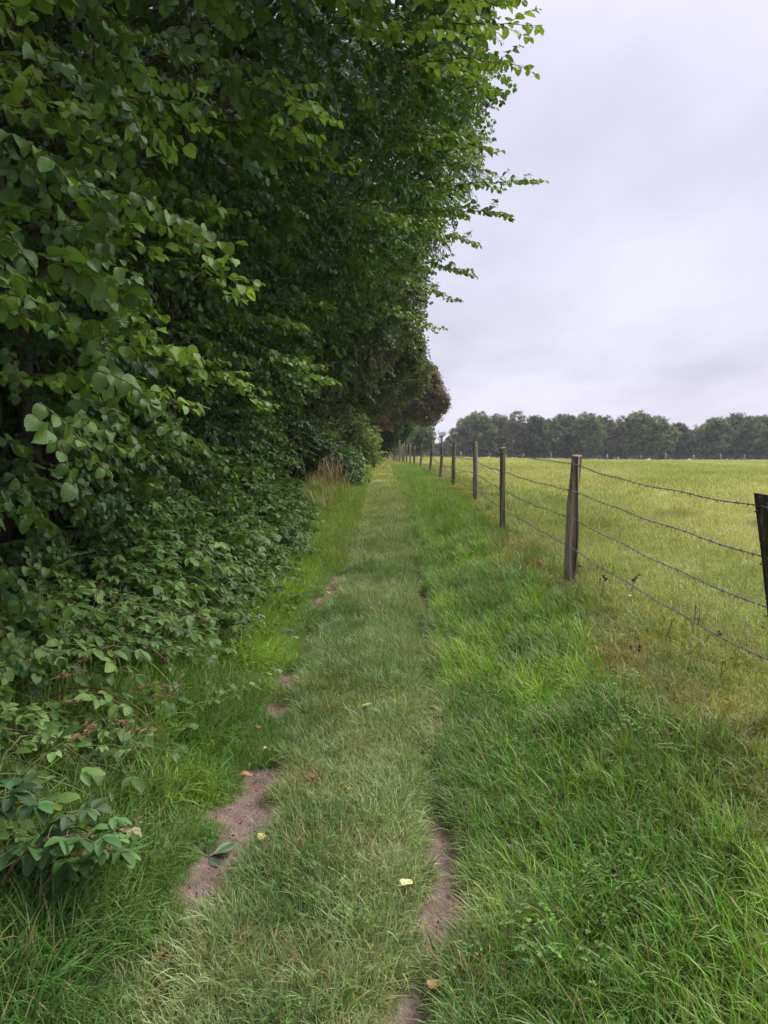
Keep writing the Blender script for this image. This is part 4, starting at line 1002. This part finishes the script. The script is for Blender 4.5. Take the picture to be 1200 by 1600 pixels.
for i, (y_, ox, te, r, mt, lx, ly) in enumerate(TOPS):
    bx_ = float(fence_x(y_)) + ox; gz = ground_at(bx_, y_); ht = EYE + te
    lean_ = lx
    if y_ == 3.25: base = np.array([1.575 + .075 + .16, y_, gz - .2]); top = np.array([1.575 + .075, y_, ht])
    else: base = np.array([bx_ - lean_ / 2, y_, gz - .2]); top = np.array([bx_ + lean_ / 2, y_, ht])
    fl_ = None
    if mt in ('post_a', 'post_b') and y_ < 30: fl_ = np.interp(np.arange(12), [0, 2, 3, 6, 8, 11], [1.0, 1.05, .8, 1.02, .72, 1.0])
    r = r * (.78 if y_ > 10 else 1.0)
    V, F = post(base - np.array([bx_, y_, gz]), top - np.array([bx_, y_, gz]), r, mt, i + 3, flat=fl_, rows=22 if y_ < 10 else 8)
    mb = MB(); mb.add(V, F)
    o = mb.obj('post', [mt], root, smooth=y_ > 30, loc=np.array([bx_, y_, gz]) - ORG)
    if y_ == 6.5:      # pale split face on the field side, a slab standing proud of the post
        mb = MB(); n_ = 20
        for k in range(n_ - 1):
            pass
        t = np.linspace(0, 1, n_); xx = .036 + .006 * np.sin(t * 5) ; zz = t * (ht - gz) - .02
        bnd = .008 * np.sin(t * 4) - .015 + .03 * t
        Va = np.stack([xx + bnd - .006, np.full(n_, -.026), zz], 1); Vb = np.stack([xx + bnd + .008, np.full(n_, -.012), zz], 1); Vc = np.stack([xx + bnd + .010, np.full(n_, .03), zz], 1); Vd = np.stack([xx + bnd - .02, np.full(n_, .03), zz], 1)
        V2 = np.stack([Va, Vb, Vc, Vd], 1).reshape(-1, 3); V2[-4:, 2] += .014
        F2 = [(k * 4 + j, k * 4 + (j + 1) % 4, k * 4 + 4 + (j + 1) % 4, k * 4 + 4 + j) for k in range(n_ - 1) for j in range(4)] + [((n_ - 1) * 4, (n_ - 1) * 4 + 1, (n_ - 1) * 4 + 2, (n_ - 1) * 4 + 3)]
        mb.add(V2, np.array(F2)); mb.obj('split_face', ['split'], o, smooth=False)
    if 3 < y_ < 14:
        for off in (.065, .29, .515, .755):
            cc_ = top - np.array([bx_, y_, gz]) + (base - top) * off / (ht - base[2]) + np.array([-r * 1.0, 0, 0])
            mb = MB(); mb.addx(tube(np.array([cc_ + [.012, -.008, .004], cc_ + [-.007, -.008, .004], cc_ + [-.008, .008, -.004], cc_ + [.012, .008, -.004]]), .002, 5)); mb.obj('staple', ['wire'], o)
    if y_ in PLAB: o['label'] = PLAB[y_]
    wx = top[0] - r - .004 if y_ != 3.25 else top[0] - r * 1.02
    anchors.append((y_, bx_, gz, top, base, r))
# wires run along the path side of the posts
for w, off in enumerate([.065, .29, .515, .755]):
    P_ = []
    for (y_, bx_, gz, top, base, r) in anchors:
        o_ = off if y_ > 4 else off * .98 - .02
        if y_ == 51: o_ += .42
        t = (top[2] - o_ - base[2]) / (top[2] - base[2]); c = base + (top - base) * t
        P_.append(np.array([c[0] - r * .98, y_, top[2] - o_]))
    P_ = np.array(P_); pts = []; barbs = []
    for k in range(len(P_) - 1):
        a, b = P_[k], P_[k + 1]; n_ = 26 if b[1] < 20 else 6
        for j in range(n_):
            t = j / n_; q = a + (b - a) * t; q = q + np.array([.006 * sin(t * 9 + w), 0, -.028 * 4 * t * (1 - t) * (.6 + .5 * ((w + k) % 3)) * .6 + .004 * sin(t * 21 + k)]); pts.append(q)
    pts.append(P_[-1]); pts = np.array(pts)
    mb = MB()
    cum = np.concatenate([[0], np.cumsum(np.linalg.norm(np.diff(pts, axis=0), axis=1))])
    nearL = float(np.interp(14, pts[:, 1], cum)); s_ = np.arange(0, nearL, .014)
    cp = np.stack([np.interp(s_, cum, pts[:, i]) for i in range(3)], 1)
    for ph in (0, pi):
        tw = s_ * 2 * pi / .09 + ph; mb.addx(tube(cp + np.stack([np.cos(tw) * .0020, 0 * tw, np.sin(tw) * .0020], 1) - ORG, .0018, 4))
    m_ = pts[:, 1] >= 13.9; mb.addx(tube(pts[m_] - ORG, .0035, 4))
    wo_ = mb.obj('wire', ['wire'], root)
    bb = MB(); L_ = float(np.interp(24, pts[:, 1], cum))
    for s0 in np.arange(.03, L_, .105):
        s1 = s0 + rng.normal(0, .006); q = np.array([np.interp(s1, cum, pts[:, i]) for i in range(3)])
        if min(abs(q[1] - a_[0]) for a_ in anchors) < .05: continue
        bb.addx(tube(np.array([q - [0, .006, 0], q + [0, .006, 0]]) - ORG, .0042, 5))
        a0 = rng.uniform(0, 6.28)
        for j in range(4):
            a = a0 + j * 1.57 + rng.normal(0, .2); d = np.array([cos(a) * .019, rng.choice([-1, 1]) * .008, sin(a) * .019]); oo = np.array([0, (.004 if j % 2 else -.004), 0])
            bb.addx(tube(np.array([q + oo - ORG, q + oo + d - ORG]), [.0022, .0008], 4))
    tag(bb.obj('barb', ['wire'], wo_), kind='stuff')

# far field fence
root = empty('field_fence', (60, 150, ground_at(60, 150)), 'distant thin post and wire fence in front of the far tree row', 'fence')
OG = np.array(root.location); prev = None; wm_ = MB()
for i, px in enumerate([663, 690, 720, 765, 790, 818, 861, 908, 949, 1001, 1040, 1084, 1126, 1163, 1205, 1250]):
    Z = 152 if px > 750 else 128; d = ray(px, 715); x_ = d[0] / d[1] * Z; gz = ground_at(x_, Z); h_ = rng.uniform(1.1, 1.5)
    V, F = post(np.array([0, 0, -.2]), np.array([rng.normal(0, .05), 0, h_ + .15]), .12, 'p', i + 50, 8, 4)
    mb = MB(); mb.add(V, F); mb.obj('post', ['post_d'], root, loc=np.array([x_, Z, gz]) - OG)
    cur = np.array([x_, Z, gz]) - OG
    if prev is not None and abs(prev[1] - cur[1]) < 1:
        for hh in (.45, .75, 1.05): wm_.addx(tube(np.array([prev + [0, -.09, hh], (prev + cur) / 2 + [0, -.09, hh - .03], cur + [0, -.09, hh]]), .004, 4))
    prev = cur
wm_.obj('wire', ['wire'], root)

# ================================================================== TREES FARTHER OFF
def lobe_tree(name, label, cat, group, base, lobes, col, key='clump', scale=(1, 1), dens=9.0, fill=.35, trunk=.14, low=False, bmat='bark'):
    base = np.asarray(base, float); base[2] = ground_at(base[0], base[1])
    root = empty(name, base, label, cat, group)
    top = max(l[2] for l in lobes)
    tb = MB(); p = bez((0, 0, -.2), (rng.normal(0, .1), rng.normal(0, .1), top * .5), (lobes[0][0] * .4, lobes[0][1] * .4, top * .95), 10)
    tb.addx(tube(p, np.linspace(trunk, trunk * .25, 10), 8)); tb.obj('trunk', [bmat], root)
    tb = MB()
    for l in lobes:
        a = p[rng.integers(3, 7)]; b = np.array(l[:3]); q = bez(a, (a + b) / 2 + np.array([0, 0, .2 * l[3]]), b, 8); tb.addx(tube(q, np.linspace(trunk * .45, trunk * .1, 8), 6))
        for k in range(5):
            d = rng.normal(0, 1, 3); d /= np.linalg.norm(d); tb.addx(tube(bez(q[-3], b + d * l[3] * .4, b + d * l[3] * .85, 5), np.linspace(trunk * .15, trunk * .03, 5), 5))
    tb.obj('branch', [bmat], root)
    PT, RT, SC, CL = [], [], [], []
    for l in lobes:
        rad = l[3]; n = int(dens * 4 * pi * rad ** 2 / scale[0] ** 2)
        d = rng.normal(0, 1, (n, 3)); d /= np.linalg.norm(d, axis=1)[:, None]
        az = np.arctan2(d[:, 1], d[:, 0])
        lump = fbm(az * 1.4 * rad + l[0] * 3, d[:, 2] * 2.2 * rad + l[2] * 3, 401) - .5
        rr = rad * (1 + lump * .6) * (1 - np.abs(rng.normal(0, .16, n)))
        ins = rng.random(n) < fill; rr[ins] *= rng.uniform(.35, .9, ins.sum())
        q = d * rr[:, None] * np.array([1, 1, l[4] if len(l) > 4 else .85]) + np.array(l[:3])
        keep = (q[:, 2] > .15) & ~((lump < -.17) & (rng.random(n) < .6))
        q, d, lump, az = q[keep], d[keep], lump[keep], az[keep]; n = len(q)
        PT.append(q); s_ = rng.uniform(.7, 1.25, n) * scale[0]; SC.append(s_)
        RT.append(np.stack([rng.normal(0, .5, n), -d[:, 2] * .5 + rng.normal(.3, .35, n), az + rng.normal(0, .6, n)], 1))
        k = np.clip(.45 + lump * 2.4 + rng.normal(0, .16, n), 0, 1)  # bulges coloured lighter, hollows darker, as painted highlights and shade
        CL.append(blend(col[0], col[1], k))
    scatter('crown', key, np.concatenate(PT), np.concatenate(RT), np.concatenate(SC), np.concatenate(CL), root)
    return root
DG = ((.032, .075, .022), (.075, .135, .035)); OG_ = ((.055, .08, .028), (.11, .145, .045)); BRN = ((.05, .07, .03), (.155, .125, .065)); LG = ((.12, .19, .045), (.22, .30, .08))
T2 = 'trees continuing the left hedge beyond the gap'
lobe_tree('tall_tree', 'tall fine-leaved tree rising behind the hazels near the top of the hedge', 'tree', T2, (-2.6, 16, 0), [(2.0, -1.0, 7.6, 1.4), (3.6, -.4, 7.9, .9), (3.7, .4, 6.9, .75), (1, 1.5, 8.5, 1.8), (0, 0, 5.5, 2.2), (-1.5, 0, 8, 2.3), (2.3, .5, 5.6, 1.4)], ((.06, .10, .04), (.11, .16, .065)), 'fine', (.95, 1), 26, .3)
lobe_tree('hedge_tree', 'dark leafy tree just beyond the gap in the hedge', 'tree', T2, (-3.35, 20.5, 0), [(0, 0, 2.0, 1.7), (.9, .5, 3.6, 1.7), (2.4, 0, 4.9, 1.6), (3.5, .5, 5.4, .9), (.5, 0, 6.4, 2.3), (-2, 0, 5, 2.6), (-1.5, -1, 2.5, 1.8), (2.8, 1, 6.8, 1.5)], DG, 'sprig', (1.5, 1), 60, .3)
lobe_tree('hedge_tree', 'olive-tinted tree arching above the pale roadside shrub', 'tree', T2, (-3.40, 26, 0), [(.0, 0, 2.0, 1.8), (1.6, 0, 3.8, 1.7), (3.0, 0, 5.0, 1.5), (3.7, .5, 5.9, 1.0), (.5, 0, 6.5, 2.3), (-2, 0, 5, 2.8), (-2, 0, 2.2, 2)], OG_, 'sprig', (1.8, 1), 60, .3)
lobe_tree('hedge_tree', 'rounded dark tree leaning over the path before the brown-leaved one', 'tree', T2, (-3.20, 33, 0), [(.3, 0, 2.2, 1.9), (1.9, 0, 3.9, 1.8), (3.3, 0, 4.8, 1.5), (3.2, 0, 6.4, 1.6), (.5, 0, 7, 2.5), (-2.5, 0, 5, 3)], DG, 'clump', (.75, 1), 17, .3)
lobe_tree('hedge_tree', 'mid green tree directly in front of the brown-leaved tree', 'tree', T2, (-2.95, 41, 0), [(.2, 0, 2.2, 2.0), (2.2, 0, 3.8, 1.7), (3.8, 0, 4.6, 1.5), (2.0, 0, 6.6, 2.2), (-1.5, 0, 6, 3)], OG_, 'clump', (.85, 1), 15, .3)
lobe_tree('brown_leaved_tree', 'brown-tinged tree reaching out over the fence against the sky', 'tree', None, (-.6, 52, 0), [(2.4, 0, 4.2, 1.5), (3.5, .3, 4.9, 1.1), (4.2, 0, 4.0, .85), (3.4, -.3, 3.2, .9), (3.3, 0, 6.0, .8), (1.2, 0, 5.6, 1.8), (0, 0, 3.8, 2.0)], BRN, 'clump', (.7, 1), 6.5, .1)
lobe_tree('hedge_tree', 'dark tree filling the hedge below the brown-leaved crown', 'tree', T2, (-2.4, 58, 0), [(1, 0, 2, 2.2), (2.6, 0, 3.0, 2.0), (2, 0, 5.2, 2.4), (-2, 0, 5, 3.2)], DG, 'clump', (.9, 1), 13, .3)
lobe_tree('hedge_tree', 'dark distant tree over the far row of pale posts', 'tree', T2, (-3.2, 78, 0), [(0, 0, 2.2, 2.4), (2.4, 0, 3.6, 2.4), (4, 0, 2.8, 1.8), (1, 0, 6, 3)], DG, 'clump', (1.1, 1), 12, .3)
lobe_tree('hedge_tree', 'farthest dark tree where the path disappears', 'tree', T2, (-5.5, 112, 0), [(0, 0, 2.5, 3), (4, 0, 3, 3), (7, 2, 4, 3), (2, 0, 7, 3.5), (10, 6, 3, 3)], DG, 'clump', (1.4, 1), 11, .3)
lobe_tree('pale_shrub', 'pale yellow-green shrub beside the path below the dark trees', 'shrub', None, (-1.0, 26, 0), [(0, 0, .8, .55), (.25, 0, 1.35, .5), (.0, 0, 1.8, .38), (.5, .1, .7, .4)], LG, 'sprig', (.8, 1), 60, .3, .03)
lobe_tree('low_bush', 'low dark green bush right of the russet dock stalks', 'shrub', None, (-1.25, 20, 0), [(0, 0, .4, .5), (.35, .1, .35, .4), (-.4, 0, .55, .55), (.1, .3, .75, .4)], ((.06, .13, .04), (.12, .2, .06)), 'bramble', (1.0, 1), 75, .3, .02)
lobe_tree('low_bush', 'leafy bush at the back of the gap behind the russet stalks', 'shrub', None, (-2.5, 18.2, 0), [(0, 0, .6, .8), (.5, .3, 1.1, .7), (-.5, 0, 1.4, .9), (.2, 0, .3, .6)], DG, 'sprig', (1.1, 1), 75, .3, .03)
lobe_tree('far_bush', 'grey-green bush beyond the low dark bush at the path edge', 'shrub', None, (-1.3, 31, 0), [(0, 0, .6, .7), (.3, 0, 1.2, .6), (-.6, 0, 1.3, .9)], ((.07, .13, .04), (.14, .2, .06)), 'sprig', (1.0, 1), 50, .3, .03)
W3 = 'woodland trees behind the left hedge'
for k, (x_, y_) in enumerate([(-7.2, 5), (-7.6, 10.5), (-8.2, 16.5), (-8.6, 23), (-8.0, 31), (-8.4, 41)]):
    lobe_tree('woodland_tree', ['wood tree glimpsed behind the near left hazels', 'wood tree glimpsed behind the hanging bough hazel', 'wood tree behind the middle of the hedge wall', 'wood tree behind the dark tree beyond the gap', 'wood tree behind the olive-tinted one', 'wood tree behind the rounded dark one'][k], 'tree', W3, (x_, y_, 0),
              [(0, 0, 1.6, 2.3), (.2, 2.2, 3.6, 2.4), (0, -2, 3.2, 2.4), (.6, 0, 5.8, 2.6), (0, 2, 7.6, 2.4), (0, -2, 8, 2.4)], DG, 'clump', (1.0, 1), 9, .5)
# russet dock stalks in the gap
c0 = G(525, 745); c0 = np.array([-1.5, 18.6, ground_at(-1.5, 18.6)]); root = empty('russet_dock_stalks', c0, 'patch of russet dry dock and grass stalks in the hedge gap', 'dead stalks')
mb = MB()
for k in range(190):
    a = np.array([rng.normal(0, .28), rng.normal(0, .5), 0]); a[2] = ground_at(c0[0] + a[0], c0[1] + a[1]) - c0[2]; h = rng.uniform(.3, .8); b = a + np.array([rng.normal(.02, .2), rng.normal(0, .15), h])
    mb.addx(tube(bez(a, (a + b) / 2, b, 4), [.003, .004, .008, .003], 4), mi=int(rng.random() < .45))
tag(mb.obj('stalk', ['russet', 'straw'], root), kind='stuff')

# ------------------------------------------------------------------ tree row behind the field
TR = [(612, 690, 'h'), (636, 684, 's'), (655, 690, 'p'), (672, 686, 's'), (690, 668, 'd'), (705, 678, 's'), (722, 655, 'p'), (748, 643, 'b'), (778, 648, 'b'), (805, 644, 'p'), (832, 650, 'b'), (858, 652, 'b'), (888, 646, 'b'), (918, 645, 'b'), (945, 650, 'b'), (972, 651, 'p'),
      (1000, 643, 'b'), (1030, 650, 'b'), (1056, 662, 'b'), (1098, 664, 'b'), (1120, 652, 'b'), (1148, 645, 'b'), (1174, 651, 'b'), (1200, 647, 'b'), (1232, 648, 'b'), (1268, 652, 'b'), (1310, 650, 'b')]
PLACE = ['directly left of the thin bare-topped tree', 'near the brown-leaved crown', 'just right of the brown-leaved crown', 'in the low gap of the row', 'with dead bare top', 'right of the dead-topped tree', 'at the low left start of the tall row',
 'first broad crown of the tall row', 'second broad crown of the tall row', 'pale and see-through above the third fence post', 'standing behind the third fence post', 'right of the third fence post', 'left of the weathered split post', 'rising straight above the weathered split post',
 'just right of the weathered split post', 'paler crown between two dark ones', 'highest rounded crown of the central block', 'broad crown right of the central high point', 'last crown before the notch of sky', 'sloping crown right after the notch of sky', 'second crown after the notch of sky',
 'high crown above the middle of the right block', 'crown near the right picture edge', 'crown cut by the right picture edge', 'beyond the right end of the row', 'beyond the right end, second', 'beyond the right end, third']
for i, (px, ty, kd) in enumerate(TR):
    Z = 172 + rng.uniform(-8, 9) + (12 if px < 700 else 0); t = P(px, ty, Z); H = t[2] - ground_at(t[0], Z); x_ = t[0]; wd = rng.uniform(2.1, 2.9)
    if kd in 'b':
        lb = [(rng.normal(0, .4), 0, H - 2.5, 2.7, .9), (-1.9, .3, H * .62, 2.3), (1.9, -.3, H * .58, 2.3), (0, -1, H * .42, 2.8), (-1.9, 0, H * .25, 1.9), (1.8, .3, H * .24, 2.0), (0, -1.2, H * .12, 1.8, .8), (rng.choice([-1.5, 1.5]), 0, H - 2.6, 1.4)]
        g1 = rng.uniform(.6, 1.45); cl_ = ((.018 * g1, .036 * g1, .014 * g1), (.105 * g1, .165 * g1, .052 * g1)); fl_ = .25; ds = 5.0
    elif kd == 'p':
        lb = [(rng.normal(0, .4), 0, H - 1.6, 1.6, 1.1), (-1.2, .3, H * .65, 1.4), (1.3, -.3, H * .62, 1.4), (0, 0, H * .42, 1.6), (-1.2, 0, H * .22, 1.7), (1.2, .3, H * .18, 1.7)]
        cl_ = ((.06, .075, .038), (.13, .15, .07)); fl_ = .15; ds = 3.4
    elif kd == 'd':
        lb = [(0, 0, H * .25, 1.6), (.8, 0, H * .4, 1.2), (-.9, 0, H * .35, 1.2), (.2, 0, H * .75, .5, 1.8)]; cl_ = ((.05, .07, .035), (.10, .12, .055)); fl_ = .2; ds = 3.6
    else:
        lb = [(0, 0, H * .75, 1.2), (-.9, 0, H * .45, 1.5), (1.0, 0, H * .4, 1.5), (0, 0, H * .2, 2.0)]; cl_ = ((.045, .068, .033), (.095, .12, .05)); fl_ = .2; ds = 4.2
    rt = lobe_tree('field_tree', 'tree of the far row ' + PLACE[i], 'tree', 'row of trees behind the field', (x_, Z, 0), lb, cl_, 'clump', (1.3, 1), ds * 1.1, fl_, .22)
    if kd == 'd':
        tb = MB()
        for k in range(9):
            a = np.array([rng.normal(0, .2), 0, H * rng.uniform(.4, .7)]); b = a + np.array([rng.normal(0, .7), rng.normal(0, .3), rng.uniform(1.2, H * .42)]); tb.addx(tube(bez(a, (a + b) / 2 + [rng.normal(0, .2), 0, 0], b, 6), np.linspace(.09, .03, 6), 5))
        tb.obj('branch', ['bark'], rt)
n = 420; x = rng.uniform(5, 115, n); y = rng.uniform(170, 182, n); z = ground_z(x, y) + rng.uniform(.2, 2.6, n)
tag(scatter('undergrowth', 'clump', np.stack([x, y, z], 1), np.stack([rng.normal(0, .4, n), rng.normal(0, .4, n), rng.uniform(0, 6, n)], 1), rng.uniform(1.6, 2.8, n), blend((.03, .055, .025), (.06, .10, .035), rng.random(n))),
    'dark scrub along the foot of the far tree row', 'undergrowth')

# ------------------------------------------------------------------ haze
HZ = 0.0004
if HZ > 0:
    mb = MB(); x0, x1, y0, y1, z0, z1 = -1600, 1600, -60, 1700, -2.5, 16.0
    V = [(x, y, z) for z in (z0, z1) for y in (y0, y1) for x in (x0, x1)]
    mb.add(V, np.array([(0, 2, 3, 1), (4, 5, 7, 6), (0, 1, 5, 4), (2, 6, 7, 3), (0, 4, 6, 2), (1, 3, 7, 5)]))
    hm, q = mat('haze_material'); v = q.n('ShaderNodeVolumePrincipled'); v.inputs['Color'].default_value = (.93, .93, 1.0, 1); v.inputs['Density'].default_value = HZ
    o_ = q.n('ShaderNodeOutputMaterial'); q.l(v.outputs[0], o_.inputs['Volume'])
    tag(mb.obj('haze', [hm], smooth=False), kind='stuff')
